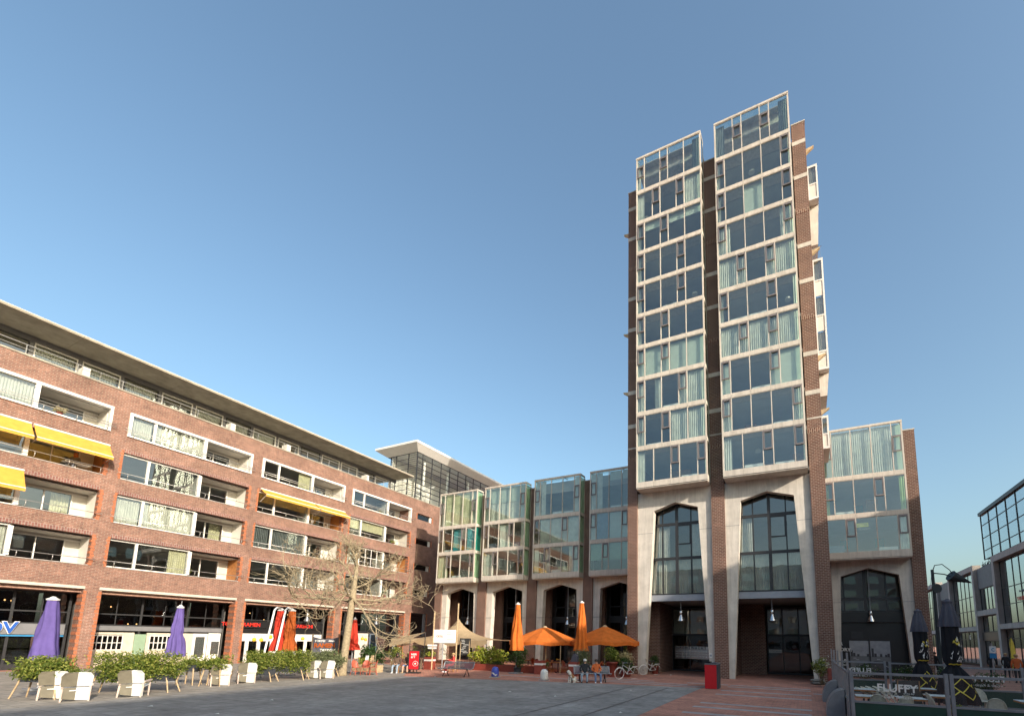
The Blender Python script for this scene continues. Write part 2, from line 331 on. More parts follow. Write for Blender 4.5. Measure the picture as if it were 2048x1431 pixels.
# ------------------------------------------------------------------ bay windows shared by the tower and its two wings
NW, WW = .62, 1.26
def bay_floor(bld, x0, x1, yf, yb, zs, zb, zt, pat, st, tall=False, roof=None, seed=0, cur='curtain', side_cur=None, sun_block=False):
    """one storey of a glazed bay: slab band zs..zb, glass zb..zt; pat like 'NWNWW', st one state letter per unit"""
    rnd = random.Random(seed)
    f = MB(); f.box(x0+.03, x1-.03, yf+.045, yb, zs+.01, zb-.012)
    wN = (x1-x0-.1)*NW/(2*NW+3*WW); wW = (x1-x0-.1)*WW/(2*NW+3*WW)
    xs = [x0+.05]
    for c in pat: xs.append(xs[-1] + (wN if c == 'N' else wW))
    # slab cladding in separate plates with open joints
    for a, b in zip([x0]+xs[1:-1], xs[1:-1]+[x1]): f.box(a+.005, b-.005, yf, yf+.04, zs, zb)
    f.box(x0, x0+.028, yf+.05, yb, zs, zb); f.box(x1-.028, x1, yf+.05, yb, zs, zb)
    for x, wd in [(x0+.05, .1)] + [(x, .055) for x in xs[1:-1]] + [(x1-.05, .1)]:
        f.box(x-wd/2, x+wd/2, yf+.012, yf+.10, zb+.001, zt-.001)
    for s in (x0, x1): f.box(s-(.028 if s == x1 else 0), s+(.028 if s == x0 else 0), yb-.07, yb-.005, zb+.001, zt-.001)
    f.box(x0+.1, x1-.1, yf+.02, yf+.08, zt-.05, zt-.002); f.box(x0+.1, x1-.1, yf+.02, yf+.08, zb+.001, zb+.045)
    if roof is not None:
        f.box(x0-.01, x1+.01, yf-.01, yf+.12, zt+.001, roof); f.box(x0-.01, x0+.07, yf+.121, yb, zt+.001, roof); f.box(x1-.07, x1+.01, yf+.121, yb, zt+.001, roof)
        for x in xs[1:-1:2]: f.box(x-.03, x+.03, yf+.121, yb, roof-.09, roof-.02)
    b = f.build('window_bay', 'precast', bld)
    yg = yf+.055
    if roof is not None: boxpart('roof_pane', 'glass_bay', b, x0+.075, x1-.075, yf+.125, yb, roof-.018, roof-.006)
    for s in (0, 1):
        xx = x0+.010 if s == 0 else x1-.022
        boxpart('side_pane', 'glass_side', b, xx, xx+.012, yf+.105, yb-.075, zb+.002, zt-.002)
    if sun_block: boxpart('sun_block_panel', 'room_wall', b, x0+.06, x0+.10, yf+.13, yb+.0, zb+.01, zt-.01)  # added thin panel stops sun leaving through the side glass onto the pier
    if side_cur: curtain(b, 'y', yf+.2, yb+.3, x1-.16, zb+.05, zt-.06, side_cur, seed)
    for i, c in enumerate(pat):
        a, e = xs[i]+.03, xs[i+1]-.03
        if i == 0: a = x0+.102
        if i == len(pat)-1: e = x1-.102
        if c == 'W': boxpart('pane', 'glass_bay', b, a, e, yg, yg+.012, zb+.046, zt-.051)
        else:
            h = zt-zb
            v1 = zt-.052 if not tall else zt-h*.27
            v0 = zb+h*(.46 if not tall else .40)
            if tall: boxpart('pane', 'glass_bay', b, a, e, yg, yg+.012, v1+.03, zt-.051)
            boxpart('pane', 'glass_bay', b, a, e, yg, yg+.012, zb+.046, v0-.03)
            vf = MB(); th = .075; y0, y1 = yf-.012, yf+.075
            vf.box(a, a+th, y0, y1, v0, v1); vf.box(e-th, e, y0, y1, v0, v1); vf.box(a+th, e-th, y0, y1, v1-th*1.25, v1); vf.box(a+th, e-th, y0, y1, v0, v0+th)
            vf.box(a+th+.02, e-th-.02, y0-.02, y0-.002, v1-th*1.25-.04, v1-th*.9); vf.box(a+.003, e-.003, y0-.02, y0-.001, v0-.028, v0-.001)
            vf.build('vent_frame', 'vent_metal', b)
            boxpart('vent_pane', 'glass_bay', b, a+th+.002, e-th-.002, yg, yg+.012, v0+th+.002, v1-th*1.25-.002)
        s = st[i]; yc = yf+.24 + rnd.uniform(0, .05); z0, z1 = zb+.05, zt-.06; wd = e-a
        if s in 'cC': curtain(b, 'x', a-.02, e+.02, yc, z0, z1, {'c': cur, 'C': 'curtain_dark'}[s], rnd.randrange(3))
        elif s == 'l': curtain(b, 'x', a, a+wd*.42, yc, z0, z1, cur, rnd.randrange(3))
        elif s == 'r': curtain(b, 'x', e-wd*.42, e, yc, z0, z1, cur, rnd.randrange(3))
        elif s == 'L': curtain(b, 'x', a, a+wd*.5, yc, z0, z1, 'curtain_dark', rnd.randrange(3))
        elif s == 'R': curtain(b, 'x', e-wd*.5, e, yc, z0, z1, 'curtain_dark', rnd.randrange(3))
        elif s == 's': curtain(b, 'x', e-wd*.16, e, yc, z0, z1, cur, rnd.randrange(3))
        elif s == 'S': curtain(b, 'x', a, a+wd*.16, yc, z0, z1, cur, rnd.randrange(3))
        elif s == 'T': curtain(b, 'x', a+.02, e-.02, yc, z0, z1, 'curtain_teal', rnd.randrange(3))
        elif s == 'g': curtain(b, 'x', e-wd*.25, e, yc, z0, z1, 'curtain_green', rnd.randrange(3))
        elif s == 'G': curtain(b, 'x', a, a+wd*.5, yc, z0, z1, 'curtain_green', rnd.randrange(3))
        elif s == 'B': curtain(b, 'x', a, e, yc, z0, z1, 'curtain_blue', rnd.randrange(3))
        elif s == 'b': boxpart('blind', 'blind', b, a-.02, e+.02, yc, yc+.006, z0, z1)
        elif s == 'n': boxpart('blind', 'blind_green', b, a-.02, e+.02, yc, yc+.006, z0+(z1-z0)*.38, z1)
        elif s in 'tu':
            boxpart('blind', 'blind', b, a, e, yc, yc+.006, z1-(z1-z0)*(.24 if s == 't' else .46), z1)
            if s == 'u': curtain(b, 'x', a, e, yc+.06, z0, z1-.05, cur, rnd.randrange(3))
        if s in 'dtSsrl' and rnd.random() < .5:    # lived-in rooms: lamps, shelves, seats, pictures
            k = rnd.randrange(4); xa = a+(e-a)*rnd.uniform(.2, .7); ya = yb+rnd.uniform(.1, 1.6)
            if k == 0: put('lampshade', cached('lampshade', lambda: MB().lathe([(.22, -.12), (.2, 0), (.08, .12)], seg=12).mesh('lampshade', 'plaster_white')), b, (xa, ya, zt-rnd.uniform(.5, .9)))
            elif k == 1: boxpart('bookcase', 'wood', b, xa-.4, xa+.4, yb+2.6, yb+2.9, zb, zb+1.9)
            elif k == 2: boxpart('sofa', rnd.choice(['blind_green', 'curtain_blue', 'curtain_cream']), b, xa-.5, xa+.5, yb+.1, yb+.8, zb, zb+.75)
            else: boxpart('picture', rnd.choice(['wood', 'white_paint', 'curtain_teal']), b, xa-.3, xa+.3, yb+5.0 if False else 37.35-(31.1-yf if yf < 35 else 31.1-yf+1.0) - .02, 37.37-(31.1-yf if yf < 35 else 31.1-yf+1.0), zb+1.2, zb+1.9)
        if s in 'dt' and c == 'W' and rnd.random() < .55:   # low radiator or sill board behind the glass
            boxpart('radiator', 'white_paint', b, a+.04, e-.04, yf+.30, yf+.38, zb+.05, zb+.05+rnd.uniform(.18, .3))
    return b
def arch_panel(bld, xo0, xo1, y0, y1, zt, zs, za, xs0, xs1, xa, xb0, xb1, seam=None):
    """concrete portal: outer edges xo, springing (xs, zs), apex (xa, za), feet inner edges xb"""
    m = MB(); g = .006
    ll = [(xo0, 0, 0), (xb0, 0, 0), (xs0, 0, zs), (xa-g, 0, za), (xa-g, 0, zt), (xo0, 0, zt)]
    rr = [(xb1, 0, 0), (xo1, 0, 0), (xo1, 0, zt), (xa+g, 0, zt), (xa+g, 0, za), (xs1, 0, zs)]
    m.prism(ll, (0, y0, 0), (0, y1, 0)); m.prism(rr, (0, y0, 0), (0, y1, 0))
    o = m.build('concrete_portal', 'concrete', bld)
    if seam:
        for a, b in ((xo0, xb0+(xs0-xb0)*seam/zs), (xb1+(xs1-xb1)*seam/zs, xo1)):
            boxpart('joint', 'grey_panel', o, a+.004, b-.004, y0-.003, y0+.02, seam-.012, seam+.012)
    return o
def pendant_lamp(x, y, z, ztop, label, group='bell lamps hung under the concrete arches'):
    t = thing('pendant_lamp', label, 'lamp', (x, y, ztop), 0, group)
    h = ztop-z
    MB().tube([(0, 0, 0), (0, 0, -h+.75)], .028, 6).build('rod', 'grey_steel', t)
    MB().lathe([(.10, -h+.42), (.125, -h+.5), (.125, -h+.68), (.07, -h+.76)], seg=12).build('ballast_housing', 'alu', t, True)
    MB().lathe([(.27, -h), (.25, -h+.05), (.19, -h+.24), (.11, -h+.38), (.10, -h+.42)], seg=18, cap=False).build('lamp_shade', 'alu', t, True)
    return t

# ------------------------------------------------------------------ the tower
YF, YP, YC = 31.1, 32.1, 32.28
tw = thing('apartment_tower', 'tall dark brick apartment tower with two stacks of glazed bays over concrete arches', 'building', (-5, 38, 0), world=True)
w = MB()
for x0, x1 in ((-11.6, -10.86), (-5.48, -4.6), (.70, 1.55)): w.box(x0, x1, YP, YP+.9, 0, 39.0)
w.box(-11.6, -11.3, YP+.9, 46, 0, 39.0); w.box(1.25, 1.55, YP+.9, 46, 0, 39.0); w.box(-11.3, 1.25, 45.7, 46, 0, 39.0)
w.build('wall', 'brick_tower', tw)
for x0, x1 in ((-11.6, -10.86), (-5.48, -4.6), (.70, 1.55)):
    for z in (37.6, 34.84, 29.46, 26.77, 21.46, 18.72): boxpart('stone_band', 'precast', tw, x0-.004, x1+.004, YP-.02, YP+.3, z-.30, z)
    boxpart('stone_band', 'precast', tw, x0-.004, x1+.004, YP-.02, YP+.3, 16.74, 16.84)
    for z in (32.1, 24.1, 16.1): boxpart('soldier_course', 'brick_tower_soldier', tw, x0-.003, x1+.003, YP-.012, YP+.2, z-.30, z)
    boxpart('coping', 'precast', tw, x0-.03, x1+.03, YP-.03, YP+.95, 39.0, 39.08)
r = MB(); r.box(-11.3, 1.25, YP+4.2, 45.7, 38.7, 38.95)
for x0, x1 in ((-10.55, -5.55), (-4.45, .55)):
    r.box(x0, x1, YP+.01, YP+4.1, 39.85, 40.0); r.box(x0, x1, YP+.01, YP+.2, 40.001, 40.66); r.box(x0, x1, YF+.55, YP, 40.60, 40.67); r.box(x0, x1, YP+4.0, YP+4.15, 37.8, 39.84)
r.build('roof', 'precast_grey', tw)
for x0, x1 in ((-11.5, -10.9), (.75, 1.5)):
    m = MB(); m.tube([(x0, YP+.3, 39.08), (x0, YP+.3, 39.3), (x1, YP+.3, 39.3), (x1, YP+.3, 39.08)], .02, 5); m.build('roof_rail', 'alu', tw)
SL = [13.65, 16.39, 19.06, 21.83, 24.42, 27.03, 29.68, 32.37, 35.04, 37.77]
i_ = MB()
for z in SL: i_.box(-11.29, 1.24, YP+.05, 44, z-.25, z-.02)
i_.cur = 1
for z, z2 in zip(SL, SL[1:]+[38.9]):
    i_.box(-11.29, 1.24, 37.4, 37.55, z-.02, z2-.26)
    i_.box(-5.2, -4.9, YP+.91, 37.39, z-.02, z2-.26)
i_.build('rooms', ['room_wall', 'room_wall'], tw)
LP = ['WWNWN', 'NWNWW', 'NWWNW', 'NWNWW', 'NWNWW', 'NWWNW', 'NWWNW', 'NWNWW', 'WNWNW', 'NWNWW']
LS = ['lddds', 'cddcc', 'crdcc', 'bbbbb', 'ldddd', 'ldddd', 'ldddd', 'ltdtt', 'lddsc', 'SdddR']
RP = ['WWNWN', 'NWWWN', 'NWWNW', 'WNWNW', 'NWWNW', 'WNWNW', 'NWWWN', 'NWWWN', 'NWWWN', 'WNWNW']
RS = ['lddds', 'cdddc', 'bddbb', 'ccccc', 'lddds', 'ccdcc', 'cSdsc', 'ldbdd', 'lddds', 'LdddR']
for k in range(10):
    zb = SL[k]; zs = zb-.27 if k else 13.28
    last = k == 9; zt = SL[k+1]-.27 if not last else 40.68
    bay_floor(tw, -10.6, -5.5, YF, YP-.002, zs, zb, zt, LP[k], LS[k], last, 40.83 if last else None, k, sun_block=True)
    bay_floor(tw, -4.5, .6, YF, YP-.002, zs, zb, zt, RP[k], RS[k], last, 40.83 if last else None, 20+k, sun_block=True)
for x0, x1 in ((-10.6, -5.5), (-4.5, .6)):
    MB().box(x0+.02, x1-.02, YF+.05, YP+.2, 13.20, 13.275).build('bay_soffit', 'concrete', tw)
arch_panel(tw, -10.86, -5.48, YC, YC+.5, 13.2, 11.78, 12.28, -9.62, -6.45, -8.04, -10.32, -5.80, 10.14)
arch_panel(tw, -4.60, .70, YC, YC+.5, 13.2, 11.87, 12.34, -3.57, -.28, -1.9, -4.26, .37, 10.18)
def arch_glazing(bld, x0, x1, xm, y, zb, rails, ztop, mull, states, frame='dark_steel', gl='glass_plain', cmat='curtain'):
    f = MB()
    for z in rails: f.box(x0, x1, y, y+.12, z-.10, z+.10)
    f.box(x0, x1, y-.0, y+.12, zb, zb+.07)
    for k, x in enumerate(mull): hw = .10 if k == 1 else .04; f.box(x-hw, x+hw, y-.01, y+.11, zb, ztop)
    b = f.build('arch_window', frame, bld)
    zz = [zb+.07] + [r for r in rails] + [ztop]
    xs = [x0]+list(mull)+[x1]
    for r_ in range(len(zz)-1):
        for i in range(len(xs)-1):
            a, e = xs[i]+.037, xs[i+1]-.037; z0 = zz[r_]+(.102 if r_ else .002); z1 = zz[r_+1]-.102
            boxpart('pane', gl, b, a, e, y+.05, y+.062, z0, z1)
            s = states[r_][i] if r_ < len(states) else 'd'
            if s == 'c': curtain(b, 'x', a, e, y+.3, z0, z1, cmat, i+r_)
            if s == 'l': curtain(b, 'x', a, a+(e-a)*.45, y+.3, z0, z1, cmat, i+r_)
            if s == 'v':                                                   # dark opening sash
                v = MB(); v.box(a, a+.07, y-.015, y+.045, z0+.9, z1); v.box(e-.07, e, y-.015, y+.045, z0+.9, z1); v.box(a+.07, e-.07, y-.015, y+.045, z1-.07, z1); v.box(a+.07, e-.07, y-.015, y+.045, z0+.9, z0+.97); v.build('sash', frame, b)
    return b
arch_glazing(tw, -10.55, -5.7, 0, 33.0, 5.68, (8.3, 10.85), 12.9, (-9.2, -8.14, -7.1), ['cccc', 'clvc', 'dddd'])
arch_glazing(tw, -4.45, .6, 0, 33.0, 5.75, (8.35, 10.9), 12.9, (-2.9, -1.87, -.83), ['cccc', 'cdvd', 'dddd'])
for x0, x1, z in ((-10.8, -5.5, 5.2), (-4.55, .68, 5.26)):
    MB().box(x0, x1, 32.80, 33.2, z, z+.44).build('steel_fascia', 'blue_steel', tw)
i_ = MB(); i_.box(-11.29, 1.24, 33.21, 43, 5.3, 5.6); i_.box(-11.29, 1.24, 33.3, 43, 8.2, 8.34); i_.box(-11.29, 1.24, 33.3, 43, 10.9, 11.0); i_.box(-11.29, 1.24, 36.5, 36.6, 5.6, 13.2); i_.box(-5.3, -4.8, 33.2, 36.4, 5.6, 13.2)
i_.build('rooms', 'room_wall', tw)
for bb in ((-11.29, -9.95, 34.7, 35.0), (-10.25, -9.95, 35.001, 38.5), (-5.6, -4.5, YP+.9, 39.6), (-4.499, -2.72, 38.0, 38.3), (.70, 1.24, YP+.9, 39.6), (-9.94, -5.6, 42.0, 42.2), (-4.5, 1.2, 42.0, 42.2)):
    MB().box(*bb, 0, 5.29).build('entrance_wall', 'brick_tower', tw)
def entrance(x0, x1, y, top, mid, name, cols):
    f = MB(); f.box(x0, x1, y, y+.1, mid-.07, mid+.07); f.box(x0, x1, y, y+.1, 0, .12); f.box(x0, x1, y, y+.1, top-.1, top)
    xs = [x0+(x1-x0)*c for c in cols]
    for x in xs: f.box(x-.035, x+.035, y-.005, y+.105, 0, top)
    b = f.build(name, 'dark_steel', tw)
    for a, e in zip(xs[:-1], xs[1:]):
        boxpart('pane', 'glass_dark', b, a+.037, e-.037, y+.04, y+.052, .12, mid-.07); boxpart('pane', 'glass_plain', b, a+.037, e-.037, y+.04, y+.052, mid+.07, top-.1)
        boxpart('roller_blind', 'blind', b, a+.05, e-.05, y+.25, y+.256, mid+.1, top-.15)
    return b
e1 = entrance(-9.94, -5.62, 38.5, 5.1, 2.9, 'entrance_glazing', (0, .33, .66, 1))
e2 = entrance(-2.70, .69, 39.4, 5.1, 2.95, 'entrance_glazing', (0, .33, .66, 1))
mb_ = MB(); mb_.box(-9.7, -6.75, 38.30, 38.48, .98, 1.72); ml = mb_.build('mailbox_panel', 'alu', tw)
boxpart('name_strip', 'alu', ml, -9.7, -6.75, 38.32, 38.48, 1.74, 1.97)
for r_ in range(3):
    for k in range(12):
        boxpart('mail_slot', 'white_paint', ml, -9.6+k*.235, -9.47+k*.235, 38.285, 38.298, 1.55-r_*.2, 1.575-r_*.2)
lettering(ml, 'NACHTWACHT', .26, 'black_panel', (-9.6, 38.30, 1.77), (1, 0, 0), bold=.006, spacing=1.45)
boxpart('house_sign', 'white_paint', tw, -2.62, -1.68, 39.36, 39.39, 1.62, 1.86)
lettering(tw, 'NACHTWACHT', .11, 'black_panel', (-2.55, 39.352, 1.70), (1, 0, 0), ext=.004, spacing=1.1)
boxpart('small_notice', 'white_paint', tw, -5.86, -5.66, YC-.02, YC-.005, 1.3, 1.62); boxpart('notice_print', 'blue_steel', tw, -5.83, -5.70, YC-.024, YC-.021, 1.4, 1.52)
# boxes and brackets on the tower's flank
def flank(x, y0, y1, z0, z1, n):
    b = MB(); b.box(1.552, x, y0, y1, z0, z0+.16); b.box(1.552, x, y0, y1, z1-.16, z1); b.box(x-.10, x, y0-.002, y0+.12, z0+.161, z1-.161); b.box(1.552, 1.66, y0-.002, y0+.12, z0+.161, z1-.161); b.box(x-.04, x-.004, y0+.121, y1, z0+.161, z1-.161)
    o = b.build('side_oriel', 'white_paint', tw); st = (z1-z0-.32)/n
    for k in range(n):
        za = z0+.161+k*st
        boxpart('infill_panel', 'plaster_white', o, 1.661, x-.101, y0+.03, y0+.06, za, za+st*.42)
        boxpart('rail', 'white_paint', o, 1.661, x-.101, y0, y0+.09, za+st*.42, za+st*.46)
        boxpart('pane', 'glass_plain', o, 1.661, x-.101, y0+.04, y0+.05, za+st*.46, za+st)
        curtain(o, 'x', 1.67, x-.11, y0+.2, za+st*.46, za+st, 'curtain', k)
flank(2.22, 33.0, 36.0, 33.4, 36.15, 1); flank(2.22, 33.0, 36.0, 20.5, 28.7, 3); flank(2.02, 33.6, 36.4, 15.2, 17.5, 1)
MB().prism([(1.552, 0, 33.39), (2.2, 0, 33.39), (2.05, 0, 30.3), (1.552, 0, 30.3)], (0, 33.6, 0), (0, 35.8, 0)).build('oriel_underside', 'concrete', tw)
MB().prism([(1.552, 0, 20.49), (2.2, 0, 20.49), (2.05, 0, 18.9), (1.552, 0, 18.9)], (0, 33.6, 0), (0, 35.8, 0)).build('oriel_underside', 'concrete', tw)
for x, sgn, zs in ((1.552, 1, (37.0, 29.0, 21.2, 17.4)), (-11.602, -1, (35.6, 26.6, 21.6))):
    for z in zs: MB().prism([(x, 0, z-.35), (x+sgn*.5, 0, z+.02), (x+sgn*.5, 0, z+.08), (x, 0, z+.0)], (0, 32.4, 0), (0, 32.6, 0)).build('bracket', 'wood_pale', tw)
m = MB()
for k in range(6): m.tube([(1.6+k*.1, 33.02, 28.7), (1.6+k*.1, 33.02, 29.6)], .012, 4)
m.tube([(1.56, 33.02, 29.6), (2.2, 33.02, 29.6)], .02, 5); m.build('balcony_rail', 'alu', tw)
pendant_lamp(-8.02, 33.5, 3.82, 5.3, 'bell pendant lamp over the mailbox entrance of the tower')
pendant_lamp(-1.93, 33.5, 3.82, 5.3, 'bell pendant lamp over the right-hand glass entrance of the tower')

# ------------------------------------------------------------------ arcade wing left of the tower, side wing right of it
YF2, YP2, YC2 = 37.6, 38.6, 38.78
aw = thing('arcade_wing', 'lower brick wing with four green-tinted glass bays over concrete arches, left of the tower', 'building', (-23, 44, 0), world=True)
w = MB(); PX = [(-36.05, -35.16), (-30.36, -29.28), (-24.36, -23.30), (-18.30, -17.34), (-12.35, -11.62)]
for x0, x1 in PX: w.box(x0, x1, YP2, YP2+.9, 0, 17.25)
w.box(-36.05, -35.8, YP2+.9, 48, 0, 17.0); w.box(-35.8, -11.62, 47.7, 48, 0, 17.0)
w.build('wall', 'brick_tower', aw)
for x0, x1 in PX: boxpart('coping', 'precast', aw, x0-.03, x1+.03, YP2-.03, YP2+.95, 17.25, 17.33)
i_ = MB(); i_.box(-35.79, -11.63, YP2+.05, 47.6, 16.5, 16.75); SL2 = [8.45, 11.25, 14.05]
for z in SL2: i_.box(-35.79, -11.63, YP2+.05, 47, z-.25, z-.02)
for z, z2 in zip(SL2, SL2[1:]+[16.75]): i_.box(-35.7, -11.7, 42.6, 42.75, z-.02, z2-.26)
for x in (-29.9, -23.9, -17.8): i_.box(x-.1, x+.1, YP2+.91, 42.5, 8.4, 16.45)
for x0, x1 in zip([p[1] for p in PX[:-1]], [p[0] for p in PX[1:]]): i_.box(x0, x1, YP2+.02, YP2+.2, 16.76, 17.55)
i_.build('rooms', 'room_wall', aw)
AS = [['cdddd', 'ddTdT', 'bcccb'], ['cdddr', 'ddcdr', 'buuub'], ['lcdrc', 'dcccc', 'clddc'], ['nnnnn', 'cBbbc', 'clttc']]
for k in range(4):
    x0 = -35.14+5.955*k; x1 = x0+4.98
    for j, (pat, zb) in enumerate(zip(('WNWWN', 'NWWNW', 'NWWWN'), SL2)):
        last = j == 2; zs = zb-.29 if j else 8.03
        bay_floor(aw, x0, x1, YF2, YP2-.002, zs, zb, SL2[j+1]-.29 if not last else 17.58, pat, AS[k][j], last, 17.72 if last else None, 50+k*3+j, 'curtain_cream' if k == 0 else 'curtain', 'curtain_teal' if (k, j) == (0, 1) else 'blind')
    MB().box(x0+.02, x1-.02, YF2+.05, YP2+.2, 7.95, 8.025).build('bay_soffit', 'concrete', aw)
    c = x0+2.46
    arch_panel(aw, PX[k][1], PX[k+1][0], YC2, YC2+.55, 7.95, 6.98, 7.50, c-1.81, c+1.73, c, c-2.0, c+1.95, 4.35)
for k in range(4):
    c = -35.14+5.955*k+2.46
    MB().box(c-3.2, c-2.25, 41.0, 41.4, 0, 7.9).build('inner_pier', 'brick_tower', aw)
    f = MB(); y = 41.6
    for x in (c-1.98, c-.87, c-.70, c+.29, c+1.3, c+2.2): f.box(x-.05, x+.05, y, y+.12, 0, 7.9)
    f.box(c-2.2, c+2.6, y-.02, y+.14, 3.99, 4.58); f.box(c-2.2, c+2.6, y, y+.12, 5.48, 5.58); f.box(c-2.2, c+2.6, y, y+.12, 2.4, 2.5); f.box(c-2.2, c+2.6, y, y+.12, 0, .3)
    b = f.build('arcade_window', 'dark_steel', aw)
    for a, e in ((c-1.93, c-.92), (c-.65, c+.24), (c+.34, c+1.25), (c+1.35, c+2.15)):
        for z0, z1 in ((.3, 2.4), (2.5, 3.99), (4.58, 5.48), (5.58, 7.8)): boxpart('pane', 'glass_dark', b, a, e, y+.05, y+.06, z0, z1)
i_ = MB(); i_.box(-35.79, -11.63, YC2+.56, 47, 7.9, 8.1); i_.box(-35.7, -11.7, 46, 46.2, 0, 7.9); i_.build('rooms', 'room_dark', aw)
for k, nm in enumerate(('first', 'second', 'third', 'fourth')):
    pendant_lamp(-35.14+5.955*k+2.46+.45, 39.6, 3.75, 7.9, f'bell pendant lamp in the {nm} arch of the arcade wing counted from the left')
pm('green_sign', (.02, .22, .07), .5)
lettering(aw, 'B', 1.0, 'green_sign', (-20.55, 39.5, 1.95), (1, 0, 0), bold=.01); lettering(aw, 'D', 1.0, 'green_sign', (-14.6, 39.5, 1.95), (1, 0, 0), bold=.01)
# cable strung along the arcade
tag(MB().tube([(-36.5, 38.3, 4.45), (-30, 38.3, 4.36), (-24, 38.3, 4.34), (-18, 38.3, 4.36), (-11.7, 38.3, 4.5)], .014, 4).build('cable', 'dark_steel'), 'thin cable strung across the arcade arches', 'cable')

sw = thing('side_wing', 'short brick wing with three-storey glass bay over an arch, right of the tower', 'building', (4.5, 44, 0), world=True)
w = MB(); w.box(6.85, 7.62, YP2, YP2+.9, 0, 17.6); w.box(1.56, 1.9, YP2, YP2+.9, 0, 17.6); w.box(7.3, 7.62, YP2+.9, 50, 0, 17.6); w.box(1.56, 7.3, 49.7, 50, 0, 17.6); w.build('wall', 'brick_tower', sw)
boxpart('coping', 'precast', sw, 6.82, 7.65, YP2-.03, YP2+.95, 17.6, 17.68)
SL3 = [8.79, 11.57, 14.4]
i_ = MB()
for z in SL3: i_.box(1.57, 7.29, YP2+.05, 49, z-.25, z-.02)
for z, z2 in zip(SL3, SL3[1:]+[17.2]): i_.box(1.57, 7.29, 43.0, 43.1, z-.02, z2-.26)
i_.box(1.57, 7.29, YP2+.05, 49.6, 16.9, 17.15); i_.build('rooms', 'room_wall', sw)
for j, (pat, st, zb) in enumerate(zip(('WNWWN', 'NWWNW', 'NWWWN'), ('ddddc', 'Gdddg', 'bcccb'), SL3)):
    last = j == 2
    bay_floor(sw, 1.66, 6.76, YF2, YP2-.002, zb-.28 if j else 8.37, zb, SL3[j+1]-.28 if not last else 17.92, pat, st, last, 18.06 if last else None, 90+j)
pm('notice_yellow', (.75, .72, .12), .6)
boxpart('sale_notice', 'notice_yellow', sw, 3.62, 4.35, YF2+.09, YF2+.1, 10.58, 10.88); lettering(sw, 'TE KOOP', .17, 'white_paint', (3.72, YF2+.085, 10.38), (1, 0, 0), ext=.003)
MB().box(1.70, 6.74, YF2+.05, YP2+.2, 8.29, 8.365).build('bay_soffit', 'concrete', sw)
arch_panel(sw, 1.9, 6.85, YC2, YC2+.5, 8.29, 7.25, 7.81, 2.5, 6.08, 4.27, 2.2, 6.46, 5.35)
arch_glazing(sw, 2.0, 6.7, 0, 39.6, 4.72, (5.65,), 8.2, (2.7, 4.05, 5.35), ['dddd', 'dddd'])
i_ = MB(); i_.box(1.9, 7.2, 39.45, 39.58, 3.95, 4.70); i_.box(1.9, 7.2, 39.62, 39.8, 0, 3.94); i_.build('black_cladding', 'black_panel', sw)
i_ = MB(); i_.box(1.9, 7.2, 39.8, 44, 4.4, 4.7); i_.box(1.9, 7.2, 43.0, 43.1, 4.7, 8.3); i_.build('rooms', 'room_wall', sw)
boxpart('dark_frame', 'dark_steel', sw, 3.0, 3.75, 39.57, 39.60, 2.75, 3.3)
# grey harbour print behind glass
pm('print_sky', (.30, .31, .33), .6); pm('print_water', (.16, .165, .17), .6); pm('print_dark', (.05, .05, .055), .6); pm('print_pale', (.42, .43, .44), .6)
pp = boxpart('photo_print', 'print_sky', sw, 2.85, 5.35, 39.56, 39.60, .55, 2.62)
boxpart('print_water', 'print_water', pp, 2.852, 5.348, 39.552, 39.559, .56, 1.55)
MB().quad((2.86, 39.548, .6), (5.34, 39.548, .6), (5.34, 39.548, 1.18), (4.4, 39.548, 1.22), (3.6, 39.548, .95)).build('print_quay', 'print_dark', pp)
for x, h in ((2.9, .38), (3.05, .2), (3.3, .12), (3.9, .14), (4.2, .55), (4.36, .2), (4.7, .16), (5.0, .12), (5.15, .2)): boxpart('print_skyline', 'print_dark', pp, x, x+.14, 39.546, 39.551, 1.5, 1.55+h)
for x, z in ((3.2, 1.25), (3.4, 1.12), (3.05, 1.36), (4.5, 1.32), (4.9, .86), (5.1, .8)): boxpart('print_boat', 'print_pale', pp, x, x+.2, 39.543, 39.545, z, z+.04)
boxpart('glazing_bar', 'dark_steel', sw, 4.06, 4.14, 39.50, 39.54, .3, 2.75)
for s, z, sz in (('R', 2.28, .34), ('ORY.', 1.86, .34), ('AR', 1.05, .34)): lettering(sw, s, sz, 'white_paint', (2.22, 39.55, z), (1, 0, 0), bold=.008)
lettering(sw, 'desde', .2, 'white_paint', (2.22, 39.55, .82), (1, 0, 0), bold=.002, shear=.3)
pendant_lamp(4.27, 39.2, 4.0, 7.9, 'bell pendant lamp in the arch of the side wing right of the tower')
# ------------------------------------------------------------------ the long brick building on the left (facade plane x = -41, facing +x)
XL = -41.0
lb = thing('brick_building', 'long red brick apartment building with loggias and overhanging roof on the left', 'building', (-46, 18, 0), world=True)
C0 = [-3.95, 4.86, 13.67, 22.42, 31.27]; CW = 7.95
ROWS = [(15.5, 17.2), (12.53, 14.35), (9.53, 11.45), (6.55, 8.45)]
w = MB(); YA, YB, YE = -6.0, 39.22, 47.0; T = .42
for z0, z1 in ((17.2, 18.5), (14.35, 15.5), (11.45, 12.53), (8.45, 9.53), (5.17, 6.55)): w.box(XL-T, XL, YA, YB, z0, z1)
edges = [YA] + [e for c in C0 for e in (c, c+CW)] + [YB]
for z0, z1 in ROWS:
    for a, b in zip(edges[::2], edges[1::2]):
        if b-a > .03: w.box(XL-T, XL, a, b, z0, z1)
for a, b in zip(edges[::2], edges[1::2]):
    if b-a > .03: w.box(XL-.75, XL, a, b, 0, 5.17)
